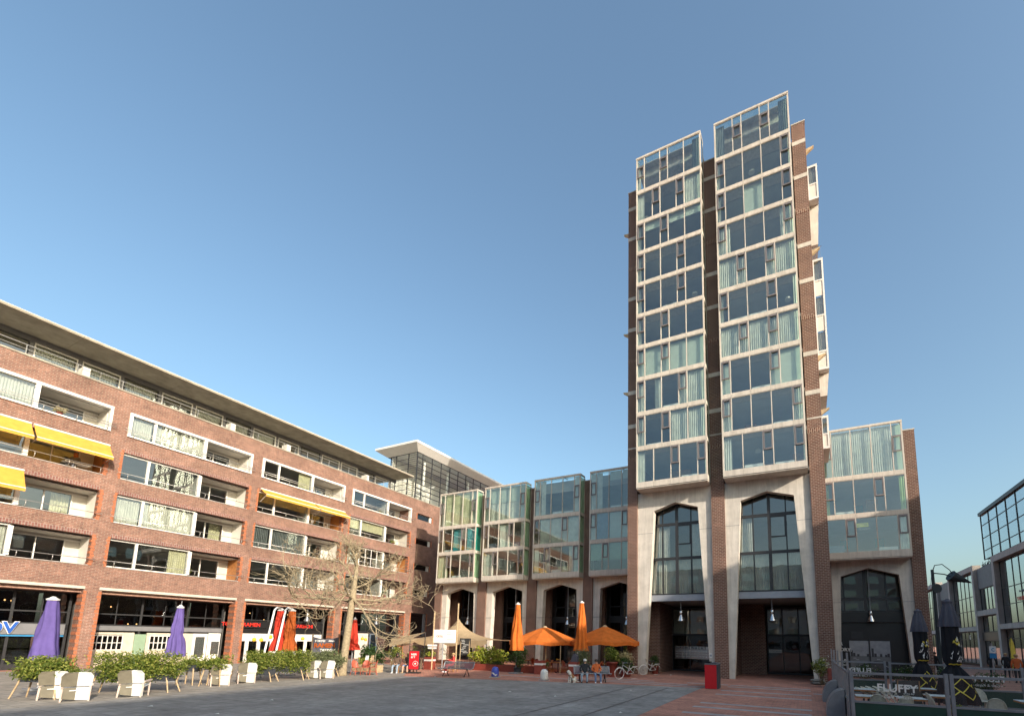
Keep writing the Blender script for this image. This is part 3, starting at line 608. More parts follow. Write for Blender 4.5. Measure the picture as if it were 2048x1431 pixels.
# blind end of the facade with narrow windows
NWZ = [(16.2, 16.92), (13.2, 13.92), (10.15, 10.87), (7.1, 7.82), (2.4, 5.08)]
zz = 18.5
for z0, z1 in NWZ:
    w.box(XL-T, XL, YB, YE, z1, zz); w.box(XL-T, XL, YB, 40.2, z0, z1); w.box(XL-T, XL, 42.65, YE, z0, z1); zz = z0
w.box(XL-T, XL, YB, YE, 0, zz); w.box(-52, XL-T, YE-.4, YE, 0, 18.5); w.box(-52, XL-T, YA, YA+.4, 0, 18.5)
w.build('wall', 'brick_red', lb)
boxpart('coping', 'concrete_roof', lb, XL-.5, XL+.05, YA, YE, 18.5, 18.6)
for z0, z1 in NWZ:
    f = MB(); f.box(XL-.30, XL-.22, 40.2, 42.65, z0, z0+.05); f.box(XL-.30, XL-.22, 40.2, 42.65, z1-.05, z1); f.box(XL-.30, XL-.2, 40.2, 40.26, z0+.05, z1-.05); f.box(XL-.30, XL-.16, 42.35, 42.65, z0+.05, z1-.05)
    b = f.build('narrow_window', 'white_paint' if z0 > 2.5 else 'grey_steel', lb); boxpart('pane', 'glass_dark', b, XL-.28, XL-.27, 40.26, 42.35, z0+.05, z1-.05)
    for y0, y1 in ((40.05, 40.197), (42.653, 42.80)):
        q = MB(); z = z0-.02
        while z < z1-.05: q.box(XL-.1, XL+.006, y0, y1, z, z+.068); z += .082
        q.build('brick_quoin', 'brick_orange', b)
# rooms behind
i_ = MB()
for z in (5.3, 8.6-.0, 11.6, 14.5, 17.35): i_.box(-49, XL-T-.01, YA+.5, YE-.5, z-.05, z+.0)
i_.box(-49.2, -49, YA+.5, YE-.5, 5.2, 18.4)
for c in C0[1:]: i_.box(-49, XL-T-.02, c-.5, c-.4, 5.3, 18.3)
i_.build('rooms', 'room_wall', lb)
bpy.context.view_layer.update()
rnd = random.Random(5)
LST = {  # (column, row): states of the two window panes, loggia kind, extra
 (1, 0): ('cc', 'p'), (2, 0): ('cc', 'p'), (3, 0): ('dr', 'p'), (4, 0): ('dd', 'b'),
 (1, 1): ('dd', 'o'), (2, 1): ('dd', 'p'), (3, 1): ('dd', 'o'), (4, 1): ('tt', 'g'),
 (1, 2): ('dd', 'p'), (2, 2): ('cc', 'p'), (3, 2): ('vv', 'p'), (4, 2): ('cx', 'o'),
 (1, 3): ('cc', 'p'), (2, 3): ('dr', 'o'), (3, 3): ('dd', 'p'), (4, 3): ('dd', 'b')}
def opening(ci, ri):
    y0 = C0[ci]; y1 = y0+CW; z0, z1 = ROWS[ri]; st, lg = LST.get((ci, ri), ('cd', 'p'))
    m1, m2 = y0+1.45, y0+4.55; xf = XL-.20
    f = MB()
    if ri == 0:     # proud white surround round window and loggia
        xo = XL+.10; t = .17
        f.box(XL-.3, xo, y0, y1, z1-t, z1); f.box(XL-.3, xo, y0, y1, z0, z0+.09); f.box(XL-.3, xo, y0, y0+t, z0+.09, z1-t); f.box(XL-.3, xo, y1-.13, y1, z0+.09, z1-t)
        za, zb = z0+.09, z1-t; ya = y0+t; ye = y1-.13; xf = XL-.02
    else:
        za, zb = z0, z1; ya = y0; ye = y1
        f.box(xf-.08, xf+.02, ya, m2+.0, z1-.12, z1); f.box(xf-.08, xf+.06, ya, m2, z0, z0+.07); f.box(xf-.08, xf, ya, ya+.07, z0+.07, z1-.12)
        za, zb = z0+.07, z1-.12
    f.box(xf-.08, xf+.04, m1-.07, m1+.07, za, zb); f.box(xf-.08, xf+.08, m2-.10, m2+.10, za, zb)
    # back window of the loggia
    xb = XL-1.75
    f.box(xb, xb+.07, m2+.2, ye, zb-.22, zb-.13); f.box(xb, xb+.07, m2+.2, ye, z0+.02, z0+.1)
    for y in (m2+.2, m2+.2+(ye-m2-1.0)*.5, ye-.75): f.box(xb, xb+.08, y, y+.06, z0+.1, zb-.22)
    b = f.build('loggia_window', 'white_paint', lb)
    boxpart('pane', 'glass_plain', b, xf-.05, xf-.04, ya+.07 if ri else ya, m1-.07, za, zb); boxpart('pane', 'glass_plain', b, xf-.05, xf-.04, m1+.07, m2-.10, za, zb)
    k = m2+.2+(ye-m2-1.0)*.5
    boxpart('pane', 'glass_plain', b, xb+.02, xb+.03, m2+.26, k, z0+.1, zb-.22); boxpart('pane', 'glass_plain', b, xb+.02, xb+.03, k+.06, ye-.75, z0+.1, zb-.22)
    l = MB(); wallm = {'p': 'plaster_white', 'o': 'wood_orange', 'b': 'brick_red', 'g': 'plaster'}[lg]
    l.box(xb-.06, xb, m2-.1, ye+.05, zb-.128, zb+.05); l.box(xb-.06, xb, ye-.68, ye+.05, z0, zb-.13); l.cur = 1
    l.box(xb+.001, XL-T-.001, ye+.001 if ri else ye+.001, ye+.08, z0+.001, zb-.001); l.cur = 0
    l.box(xb, XL-T-.001, m2-.06, m2+.03, z0+.001, zb-.131); l.box(xb, XL-T-.001, m2-.05, ye+.08, zb+.001, zb+.05); l.box(xb, XL-T-.001, m2-.05, ye+.08, z0-.06, z0-.002)
    l.build('loggia', ['plaster', wallm], b)
    for j, (a, e) in enumerate(((ya+.08, m1-.08), (m1+.08, m2-.12))):
        s = st[j]; d = xf-.24
        if s == 'c': curtain(b, 'y', a, e, d, za, zb, 'curtain', j+ci)
        elif s == 'r': curtain(b, 'y', e-(e-a)*.36, e, d, za, zb, 'curtain_cream', j+ci)
        elif s == 'l': curtain(b, 'y', a, a+(e-a)*.3, d, za, zb, 'curtain', j+ci)
        elif s == 't': boxpart('blind', 'curtain_cream', b, d, d+.006, a, e, za+(zb-za)*.42, zb)
        elif s == 'v':
            n = int((e-a)/.14)
            for q in range(n): boxpart('blind_slat', 'curtain_dark', b, d, d+.05, a+q*.14, a+q*.14+.09, za, zb)
        elif s == 'x':
            for q in range(4): boxpart('glazing_bar', 'white_paint', b, xf-.03, xf+.02, a+q*(e-a)/4, a+q*(e-a)/4+.05, za, zb)
            boxpart('glazing_bar', 'white_paint', b, xf-.03, xf+.015, a, e, (za+zb)/2-.025, (za+zb)/2+.025)
    if rnd.random() < .6: curtain(b, 'y', ye-1.6, ye-.78, xb-.2, z0+.1, zb-.22, rnd.choice(['curtain_dark', 'curtain_cream', 'curtain']), ci)
    # railing: slim bars on bent brackets
    r = MB(); xr = XL+.20
    for zr in ((z0+.36,) if ri else (z0+.34, z0+.50)):
        r.tube([(xr, y0-.18, zr), (xr, y1+.22, zr)], .022, 6)
    for y in (y0+.3, y0+2.3, m2+.3, y0+6.3, y1-.2): r.tube([(XL-.05, y, z0-.02), (XL+.12, y, z0+.02), (xr+.02, y, z0+.16), (xr, y, z0+.36)], .016, 5)
    if ri: r.cur = 0
    r.build('railing', 'rail_metal', b, True)
    boxpart('sill', 'precast_grey', b, XL-.30, XL+.05, y0+.003, y1-.003, z0-.04, z0-.001) if ri else None
    if ri:     # orange header bricks on both jambs, gaps between them real
        q = MB(); q2 = MB(); z = z0-.02; k = 0
        while z < z1+.02:
            dpt = .34 if k % 2 else .30
            q.box(XL-dpt, XL+.008, y1+.001, y1+.20, z, z+.155) if k % 2 else q.box(XL-dpt, XL+.006, y1-.035, y1+.16, z, z+.155)
            q2.box(XL-.2, XL+.006, y0-.13-(.05 if k % 2 else 0), y0-.001, z, z+.155)
            z += .185; k += 1
        q.build('brick_quoin', 'brick_orange', b); q2.build('brick_quoin', 'brick_orange', b)
        boxpart('soldier_course', 'brick_soldier', b, XL-.1, XL+.007, y0, y1, z1+.002, z1+.27)
    return b
OPN = {}
for ci in range(5):
    for ri in range(4): OPN[ci, ri] = opening(ci, ri)
# yellow awnings
def awning(ci, ri, a, e, drop=.92, out=.85):
    b = OPN[ci, ri]; z1 = ROWS[ri][1]; y0 = C0[ci]
    m = MB(); n = 12; A, E = y0+a, y0+e
    pts = []
    for i in range(n+1):
        t = i/n; pts.append((XL+.05+out*t, z1+.16-drop*t-.05*math.sin(PI*t)))
    for (xa, za), (xb, zb) in zip(pts[:-1], pts[1:]): m.quad((xa, A, za), (xb, A, zb), (xb, E, zb), (xa, E, za))
    xa, za = pts[-1]; m.quad((xa, A, za), (xa+.01, A, za-.2), (xa+.01, E, za-.2), (xa, E, za))
    o = m.build('awning', 'awning_yellow', b)
    r = MB(); r.tube([(xa, A, za), (xa, E, za)], .03, 6); r.tube([(XL+.06, A, z1+.18), (XL+.06, E, z1+.18)], .06, 8); r.build('roller', 'white_paint', o)
    for y in (A+.06, E-.06): MB().tube([(XL+.02, y, z1-.95), (xa-.02, y, za-.03)], .018, 5).build('arm', 'white_paint', o)
awning(1, 1, -.1, 4.55); awning(1, 1, 4.65, 8.05); awning(1, 2, -.1, 4.6, 1.15, .8); awning(3, 1, .1, 4.95, .55, .85); awning(3, 1, 5.05, 8.15, .55, .85)
# roof storey
ph = MB(); xp = -43.5
for y in [YA] + [YA+2.2*k for k in range(1, 21)]:
    if y < 38.6: ph.box(xp-.1, xp+.04, y-.10, y+.10, 18.6, 20.5)
ph.box(xp-.1, xp+.02, YA, 38.9, 20.5, 20.88)
ph.build('roof_storey_wall', 'grey_panel', lb)
for k in range(20):
    y = YA+2.2*k; wd = MB(); wd.box(xp-.04, xp+.05, y+.11, y+.17, 18.62, 20.499); wd.box(xp-.04, xp+.05, y+2.03, y+2.09, 18.62, 20.499); wd.box(xp-.04, xp+.045, y+.17, y+2.03, 20.43, 20.499)
    b = wd.build('roof_storey_window', 'white_paint' if k % 3 else 'dark_steel', lb); boxpart('pane', 'glass_plain', b, xp-.01, xp, y+.17, y+2.03, 18.62, 20.43)
    if k % 4 in (0, 1, 3) and k < 15: curtain(b, 'y', y+.2, y+2.0, xp-.25, 18.62, 20.4, 'curtain', k)
i_ = MB(); i_.box(-50, XL-.5, YA, YE, 18.3, 18.49); i_.box(-47.2, -47, YA, 38.9, 18.5, 20.8); i_.build('roof_storey_floor', 'plaster_white', lb)
for k in range(8):
    y = YA+5.62*k
    m = MB(); m.prism([(-40.72, 0, 20.90), (-40.70, 0, 21.02), (-44, 0, 21.30), (-50, 0, 21.30), (-50, 0, 20.89), (-43.45, 0, 20.885)], (0, y, 0), (0, y+5.605, 0)); m.build('roof_slab', 'concrete_roof', lb)
MB().box(-40.73, -40.69, YA, 38.96, 21.0, 21.06).build('roof_trim', 'stone_light', lb)
r = MB()
r.tube([(XL-.12, YA, 19.22), (XL-.12, 39.3, 19.22)], .022, 6); r.tube([(XL-.12, YA, 18.95), (XL-.12, 39.3, 18.95)], .010, 4)
for k in range(42):
    y = YA+.4+k*1.1
    if k % 2: r.tube([(XL-.12, y, 18.6), (XL-.12, y, 19.22)], .022, 5)
    elif k % 4 == 0: r.tube([(XL-.3, y, 18.6), (XL-.26, y, 18.9), (XL-.12, y, 19.2)], .018, 5)
r.build('roof_railing', 'rail_metal', lb)
for y in (11.2, 19.9, 24.5, 33.0): # screens between roof terraces
    boxpart('terrace_screen', 'plaster_white', lb, XL-1.1, XL-.35, y, y+.35, 18.61, 19.3)
# ground floor: lintel, soffit, shopfronts set back
for ci in range(5):
    y0 = C0[ci]; y1 = y0+CW
    boxpart('stone_lintel', 'stone_light', lb, XL-.3, XL+.05, y0-.14, y1+.04, 5.0, 5.168)
    boxpart('lintel_soffit', 'brick_paint', lb, XL-1.6, XL-.301, y0+.002, y1-.002, 4.78, 5.168)
    q = MB(); q2 = MB(); z = .0; k = 0
    while z < 4.9:
        q.box(XL-.76-(.0 if k % 2 else .03), XL+.008, y1-.03 if k % 2 else y1+.001, y1+.15, z, z+.19); q2.box(XL-.3, XL+.006, y0-.16-(.05 if k % 2 else 0), y0-.001, z, z+.19); z += .235; k += 1
    q.build('brick_quoin', 'brick_orange', lb); q2.build('brick_quoin', 'brick_orange', lb)
    xs = XL-1.5
    f = MB()
    for z in (4.74, 3.52, 2.78): f.box(xs-.06, xs+.03, y0, y1, z-.045, z+.045)
    for y in (y0+.05, y0+2.75, y0+5.5, y1-.05): f.box(xs-.08, xs+.05, y-.06, y+.06, 0, 4.78)
    for y in (y0+1.4, y0+4.1, y0+6.7): f.box(xs-.05, xs+.02, y-.025, y+.025, 2.82, 4.7)
    b = f.build('shop_glazing', 'dark_steel', lb)
    for a, e in ((y0+.11, y0+2.69), (y0+2.81, y0+5.44), (y0+5.56, y1-.11)):
        boxpart('pane', 'glass_dark', b, xs-.02, xs-.01, a, e, 3.565, 4.69); boxpart('pane', 'glass_dark', b, xs-.02, xs-.01, a, e, 2.825, 3.475)
        if ci in (1, 4, 0): boxpart('pane', 'glass_dark', b, xs-.02, xs-.01, a, e, .35, 2.4); boxpart('plinth', 'dark_steel', b, xs-.05, xs+.02, a, e, 0, .34)
    boxpart('fascia_board', 'black_panel' if ci != 2 else 'grey_panel', b, xs+.031, xs+.09, y0+.02, y1-.02, 2.42, 2.735)
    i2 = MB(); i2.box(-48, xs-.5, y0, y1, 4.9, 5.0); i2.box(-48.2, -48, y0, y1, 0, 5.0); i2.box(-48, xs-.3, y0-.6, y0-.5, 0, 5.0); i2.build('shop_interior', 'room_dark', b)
pm('sign_blue', (.02, .10, .42), .4); pm('sign_red', (.62, .03, .02), .4); pm('trim_blue', (.03, .22, .45), .5); pm('cream_wall', (.58, .50, .40), .8); pm('slate_blue', (.10, .14, .20), .7)
emit('warm_bulb', (1.0, .55, .2), 3.0)
# blue letters of the first shop
sgn = boxpart('sign_board', 'grey_panel', lb, XL-1.40, XL-1.33, C0[1]+.05, C0[1]+7.8, 2.1, 2.75)
lettering(sgn, 'OV', .92, 'white_paint', (XL-1.26, 9.32, 2.18), (0, 1, 0), bold=.055, ext=.02); lettering(sgn, 'OV', .92, 'sign_blue', (XL-1.22, 9.32, 2.18), (0, 1, 0), bold=.025, ext=.02)
bt = MB()
for y in (C0[1]+4.9, C0[1]+7.2): bt.box(XL-1.45, XL-1.36, y, y+.1, 0, 2.05)
bt.box(XL-1.45, XL-1.36, C0[1]+.1, C0[1]+7.8, 1.98, 2.07); bt.build('shop_trim', 'trim_blue', lb)
for y in (9.2, 11.4): MB().quad((XL-1.34, y, .1), (XL-1.34, y+.9, .1), (XL-1.34, y+.8, 1.95), (XL-1.34, y+.3, 1.95)).build('shop_panel', 'slate_blue', lb)
# second shop: cream front with barred windows and doors
y0 = C0[2]
sf = MB(); xs = XL-1.42; sf.box(xs-.1, xs, y0+.1, y0+.35, 0, 2.3); sf.box(xs-.1, xs, y0+1.9, y0+2.5, 0, 2.3); sf.box(xs-.1, xs, y0+3.2, y0+3.4, 0, 2.3); sf.box(xs-.1, xs, y0+4.9, y0+6.0, 0, 2.3); sf.box(xs-.1, xs, y0+.35, y0+1.9, 0, 1.15); sf.box(xs-.1, xs, y0+3.4, y0+4.9, 0, 1.1); sf.box(xs-.1, xs, y0+.35, y0+1.9, 2.15, 2.3); sf.box(xs-.1, xs, y0+3.4, y0+4.9, 2.1, 2.3)
shopf = sf.build('shop_front', 'cream_wall', lb)
for a, e in ((y0+.35, y0+1.9), (y0+3.4, y0+4.9)):
    boxpart('pane', 'glass_dark', shopf, xs-.06, xs-.05, a, e, 1.12, 2.12)
    for k in range(7): boxpart('glazing_bar', 'white_paint', shopf, xs-.04, xs+.01, a+k*(e-a)/6-.02, a+k*(e-a)/6+.02, 1.16, 2.1)
    for z in (1.14, 1.6, 2.08): boxpart('glazing_bar', 'white_paint', shopf, xs-.035, xs+.015, a, e, z-.02, z+.02)
boxpart('door', 'blind_green', shopf, xs-.06, xs-.02, y0+2.52, y0+3.18, 0, 2.2)
d = boxpart('door', 'white_paint', shopf, xs-.06, xs-.01, y0+6.02, y0+7.0, 0, 2.3); boxpart('door_pane', 'glass_dark', d, xs-.008, xs+.0, y0+6.2, y0+6.82, .5, 2.05)
boxpart('shop_panel', 'white_paint', shopf, xs-.06, xs-.01, y0+7.05, y0+7.9, 0, 2.35); boxpart('pane', 'glass_dark', shopf, xs-.008, xs+.0, y0+7.3, y0+7.85, .7, 1.7)
# third shop: white front, red letters
y0 = C0[3]
sf = MB(); sf.box(xs-.1, xs, y0+.05, y1 if False else y0+7.9, 1.75, 2.38)
for k, y in enumerate((.05, 1.05, 2.0, 3.1, 4.1, 5.2, 6.2, 7.3)): sf.box(xs-.1, xs, y0+y, y0+y+(.5 if k in (0, 3, 7) else .28), 0, 1.75)
shop3 = sf.build('shop_front', 'white_paint', lb); boxpart('pane', 'glass_dark', shop3, xs-.07, xs-.06, y0+.1, y0+7.85, .05, 1.75)
sb = boxpart('sign_board', 'black_panel', lb, XL-1.36, XL-1.30, y0+.05, y0+7.85, 2.84, 3.42)
lettering(sb, 'TOKYO RAMEN', .42, 'sign_red', (XL-1.28, y0-.95, 2.98), (0, 1, 0), bold=.012); lettering(sb, 'TAKEICHI', .42, 'sign_red', (XL-1.28, y0+5.0, 2.98), (0, 1, 0), bold=.012)
d = boxpart('door', 'slate_blue', lb, XL-1.40, XL-1.34, C0[4]+4.6, C0[4]+5.6, 0, 2.6); boxpart('door_pane', 'glass_dark', d, XL-1.339, XL-1.33, C0[4]+4.75, C0[4]+5.45, .3, 2.45)
boxpart('shop_panel', 'plaster', lb, XL-1.40, XL-1.35, C0[4]+2.9, C0[4]+4.4, 0, 2.6)
for i in range(14):
    y = rnd.choice(C0[1:4])+rnd.uniform(.3, 7.5); MB().lathe([(.01, -.05), (.05, 0), (.01, .05)], (XL-1.9-rnd.random(), y, rnd.uniform(2.9, 4.2)), 8).build('ceiling_bulb', 'warm_bulb', lb)
for ci, yy, lab in ((2, 18.3, 'bell lamp hanging before the shop beside the second purple parasol'), (3, 28.1, 'bell lamp hanging before the noodle shop front'), (4, 35.9, 'bell lamp hanging before the shop with the red parasol')):
    pendant_lamp(XL-.55, yy, 3.6, 4.9, lab, 'bell lamps under the brick building')

# ------------------------------------------------------------------ glazed stair box on the roof of the brick building
gb = thing('glass_roof_pavilion', 'dark framed glass pavilion with flared white roof on the brick building', 'pavilion', (-43.5, 47, 18.6), world=True)
GX0, GX1, GY0, GY1, GZ0, GZ1 = -45.6, -41.15, 39.75, 60.0, 18.62, 24.45
f = MB(); ny = 12; ys = [GY0, GY0+.9]+[GY0+.9+(GY1-GY0-.9)*k/ny for k in range(1, ny+1)]
for y in ys: f.box(GX1-.10, GX1, y-.035, y+.035, GZ0, GZ1)
zr = [GZ0+.03+(GZ1-GZ0-.06)*k/9 for k in range(10)]
for z in zr: f.box(GX1-.08, GX1+.02, GY0+.036, GY1, z-.03, z+.03)
xs_ = [GX0, GX0+.9, GX1-1.5, GX1-.05]
for x in xs_: f.box(x-.035, x+.035, GY0-.0, GY0+.10, GZ0, GZ1)
for k in range(22):
    z = GZ0+.05+k*(GZ1-GZ0-.1)/21; f.box(GX1-1.46, GX1-.1, GY0-.02, GY0+.02, z-.018, z+.018)
    f.box(GX1-.02, GX1+.03, GY0+.04, GY0+.86, z-.018, z+.018) if k % 2 else None
for z in zr: f.box(GX0, GX1-1.5, GY0+.02, GY0+.08, z-.025, z+.025)
f.build('steel_frame', 'dark_steel', gb)
for a, e in zip(ys[:-1], ys[1:]):
    for k in range(0, 9, 3): boxpart('pane', 'glass_fence', gb, GX1-.05, GX1-.04, a+.036, e-.036, zr[k]+.031, zr[k+3]-.031)
for a, e in zip(xs_[:-1], xs_[1:]): boxpart('pane', 'glass_fence', gb, a+.036, e-.036, GY0+.06, GY0+.07, GZ0, GZ1)
m = MB(); m.box(GX0-.3, GX1-.02, GY0+.12, GY1, GZ1-.0, GZ1+.05)
ov = 1.0
a = [(GX0-.6, GY0-.0, GZ1), (GX1, GY0, GZ1), (GX1, GY1+1, GZ1), (GX0-.6, GY1+1, GZ1)]; b = [(GX0-1.7, GY0-ov, GZ1+.72), (GX1+ov*.75, GY0-ov, GZ1+.72), (GX1+ov*.75, GY1+2, GZ1+.72), (GX0-1.7, GY1+2, GZ1+.72)]
for i in range(4): j = (i+1) % 4; m.quad(a[i], a[j], b[j], b[i])
m.box(GX0-1.72, GX1+ov*.75+.02, GY0-ov-.02, GY1+2.02, GZ1+.721, GZ1+.98)
m.build('flared_roof', 'white_paint', gb)
for y in (GY0+2.2, GY0+6.4, GY0+10.6, GY0+14.8): MB().tube([(GX1-1.0, y, GZ0), (GX1-1.0, y, GZ1)], .14, 12).build('column', 'white_paint', gb, True)
MB().box(GX0-.02, GX0+.1, GY0+.2, GY1, GZ0, GZ1).build('back_wall', 'plaster_white', gb)
st = MB()
for k in range(16): st.box(GX1-2.6, GX1-1.5, GY0+.6+k*.26, GY0+.9+k*.26, GZ0+.15+k*.19, GZ0+.22+k*.19)
st.build('stair', 'white_paint', gb)

# ------------------------------------------------------------------ framed shop building at the right edge (facade plane x = 18, facing -x)
XR = 18.0
rb = thing('shop_building', 'precast framed shop building with tall windows at the right edge', 'building', (24, 70, 0), world=True)
def portal(ya, yb, z0, z1, t=.62, d=.8):
    m = MB(); m.box(XR, XR+d, ya, ya+t, 0, z1-t); m.box(XR, XR+d, yb-t, yb, 0, z1-t); m.box(XR, XR+d, ya, yb, z1-t, z1)
    for z in z0: m.box(XR+.02, XR+d, ya+t, yb-t, z-.5, z)
    return m.build('portal_frame', 'precast_grey', rb)
def glazed(ya, yb, z0, z1, n, rails=(), mat='glass_office'):
    f = MB(); x = XR+.45
    for k in range(n+1): y = ya+(yb-ya)*k/n; f.box(x, x+.1, y-.04, y+.04, z0, z1)
    for z in (z0+.04, z1-.04)+tuple(rails): f.box(x, x+.08, ya, yb, z-.035, z+.035)
    b = f.build('shop_window', 'dark_steel', rb)
    zs = sorted((z0,)+tuple(rails)+(z1,))
    for za, zb in zip(zs[:-1], zs[1:]):
        for k in range(n): boxpart('pane', mat, b, x+.04, x+.05, ya+(yb-ya)*k/n+.042, ya+(yb-ya)*(k+1)/n-.042, za+.04, zb-.04)
    return b
for yb in (62.7, 79.8, 96.9):
    ya = yb-11.0
    portal(ya, yb, (4.65,), 11.75); glazed(ya+.62, yb-.62, 4.66, 11.1, 6, (6.6, 8.3)); glazed(ya+.62, yb-.62, .3, 4.1, 6, (3.2,), 'glass_plain')
    y2 = yb+6.0
    boxpart('dark_panel', 'grey_panel', rb, XR+.35, XR+.6, yb+.01, y2-.01, 8.9, 11.25); boxpart('spandrel', 'precast_grey', rb, XR+.02, XR+.8, yb+.005, y2-.005, 5.78, 6.36)
    b = glazed(yb+.1, y2-.1, 6.4, 8.88, 5); glazed(yb+.1, y2-.1, 3.95, 5.76, 4, (), 'glass_plain'); glazed(yb+.1, y2-.1, .3, 3.0, 4, (), 'glass_plain')
    boxpart('shop_fascia', 'black_panel', rb, XR+.3, XR+.44, yb+.05, y2-.05, 3.02, 3.92)
w = MB(); w.box(XR+.9, XR+12, 51.8, 110, 11.3, 11.5); w.box(XR+5, XR+5.2, 51.8, 110, 0, 11.3); w.box(XR+.85, XR+5, 51.8, 110, 4.1, 4.3); w.box(XR+.85, XR+5, 51.8, 110, 7.4, 7.6); w.build('rooms', 'room_wall', rb)
lettering(rb, 'G', .75, 'white_paint', (XR+.27, 73.4, 3.2), (0, -1, 0), bold=.01); lettering(rb, 'THE EDC', .5, 'sign_red', (XR+.40, 58.3, 6.75), (0, -1, 0), bold=.01); lettering(rb, 'the 50th', .32, 'slate_blue', (XR+.40, 57.6, 7.5), (0, -1, 0))
g_ = MB(); x = XR+.1
ys = [50.5+2.4*k for k in range(7)]
for y in ys: g_.box(x, x+.12, y-.05, y+.05, 11.76, 16.95)
for z in (11.8, 12.75, 14.15, 15.55): g_.box(x+.02, x+.1, 50.5, 64.9, z-.04, z+.04)
g_.box(x-.15, x+6, 50.3, 65.0, 16.7, 17.05); gbk = g_.build('glass_storey', 'dark_steel', rb)
for a, e in zip(ys[:-1], ys[1:]):
    for z0, z1 in zip((11.8, 12.75, 14.15, 15.55), (12.75, 14.15, 15.55, 16.7)): boxpart('pane', 'glass_office', gbk, x+.05, x+.06, a+.052, e-.052, z0+.042, z1-.042)
w = MB(); w.box(x+.2, x+6, 64.5, 64.8, 11.8, 16.69); w.box(x+3.5, x+3.6, 50.5, 64.4, 11.8, 16.69); w.build('glass_storey_core', 'grey_panel', rb)
m = MB(); rn = random.Random(3)
for k in range(46):
    y = 63.3+rn.random()*4.8; z = 11.3; m.tube([(XR+.5+rn.random()*.4, y, z), (XR+.5+rn.random()*.5, y+rn.uniform(-.3, .3), z+rn.uniform(.2, .6))], .03, 3)
m.build('roof_planting', 'dark_steel', rb)

# ------------------------------------------------------------------ block on the east side of the square, outside the picture; its roof edge throws the big shadow
ob = thing('office_block', 'plain brick office block along the open side of the square, beyond the right edge', 'building', (36, -5, 0), world=True)
MB().box(30, 44, -46, 50, 0, 22.5).build('wall', 'brick_red', ob)
boxpart('roof_edge', 'precast_grey', ob, 29.95, 44.05, -46.05, 50.05, 22.501, 22.62)
for r_ in range(6):
    for k in range(26):
        b = boxpart('window', 'white_paint', ob, 29.93, 29.999, -44+3.5*k, -41.9+3.5*k, 1.2+3.6*r_, 3.1+3.6*r_)
        boxpart('pane', 'glass_office', b, 29.915, 29.929, -43.92+3.5*k, -41.98+3.5*k, 1.28+3.6*r_, 3.02+3.6*r_)

sb_ = thing('reflected_block', 'pale block added unseen behind the camera for the glazing to reflect', 'building', (-15, -55, 0), world=True)  # unseen block added so the glazing mirrors a building, not bare ground
MB().box(-62, 27, -62, -48, 0, 19.5).build('wall', 'precast_grey', sb_)
boxpart('roof_edge', 'concrete_roof', sb_, -62.1, 27.1, -62.1, -47.9, 19.501, 19.75)
for r_ in range(6):
    for k in range(20):
        x = -60+4.3*k; b = boxpart('window', 'white_paint', sb_, x, x+2.6, -47.999, -47.93, .9+3.1*r_, 2.7+3.1*r_); boxpart('pane', 'glass_office', b, x+.1, x+2.5, -47.929, -47.915, 1.0+3.1*r_, 2.6+3.1*r_)
# ------------------------------------------------------------------ materials for the small things
cloth('purple', (.15, .11, .34), .15); cloth('orange_cloth', (.72, .19, .035), .25, .12); cloth('red_cloth', (.62, .06, .035), .25); cloth('rust_cloth', (.48, .12, .03), .25, .2); cloth('black_cloth', (.022, .022, .026), .05); cloth('grey_cloth', (.10, .10, .125), .1); cloth('beige_cloth', (.58, .45, .28), .35)
pm('chair_white', (.78, .77, .74), .45); pm('chair_grey', (.20, .18, .13), .6); pm('chair_pink', (.62, .50, .42), .6)
pm('planter_red', (.23, .045, .03), .55, 0, .15); pm('planter_dark', (.05, .055, .065), .5); pm('box_red', (.55, .012, .02), .35, 0, .05); pm('black', (.02, .02, .02), .5); pm('rubber', (.03, .03, .03), .8)
pm('rattan', (.60, .56, .46), .6, 0, .12, 14); pm('rattan_red', (.50, .12, .07), .5, 0, .15, 14); pm('table_white', (.66, .68, .68), .35); pm('fence_grey', (.24, .25, .27), .45, .3); pm('fence_green', (.008, .05, .035), .5)
pm('mesh_steel', (.14, .145, .16), .45, .5); pm('bike_white', (.72, .71, .68), .35); pm('bollard_white', (.66, .66, .64), .6, 0, .12); pm('bollard_blue', (.05, .08, .42), .5); pm('soil', (.05, .035, .025), .95)
pm('yellow_print', (.75, .60, .06), .6); pm('lantern_yellow', (.85, .48, .03), .6); pm('skin', (.55, .33, .23), .5, 0, .05); pm('skin_dark', (.30, .17, .11), .5, 0, .05); pm('jeans', (.13, .20, .34), .8); pm('jeans_light', (.30, .38, .46), .8); pm('black_wear', (.02, .022, .026), .85); pm('orange_wear', (.62, .14, .035), .85); pm('red_wear', (.58, .06, .05), .85); pm('brown_wear', (.12, .075, .05), .85); pm('hair_dark', (.025, .018, .014), .6); pm('hair_blond', (.45, .30, .14), .6); pm('hair_red', (.42, .13, .03), .6); pm('cap_white', (.7, .68, .64), .7); pm('shoe_white', (.7, .72, .75), .6); pm('grey_wear', (.16, .17, .19), .85)
pm('fur_white', (.68, .64, .57), .9, 0, .08); pm('fur_brown', (.34, .16, .06), .9); pm('bark', (.36, .29, .185), .9, 0, .22, 9, .5, 25); pm('bark_dark', (.16, .12, .08), .9, 0, .2, 9); pm('stem', (.20, .14, .07), .8)
pm('rock', (.25, .23, .20), .9, 0, .2, 6, .5, 12); pm('paper', (.75, .75, .72), .8)
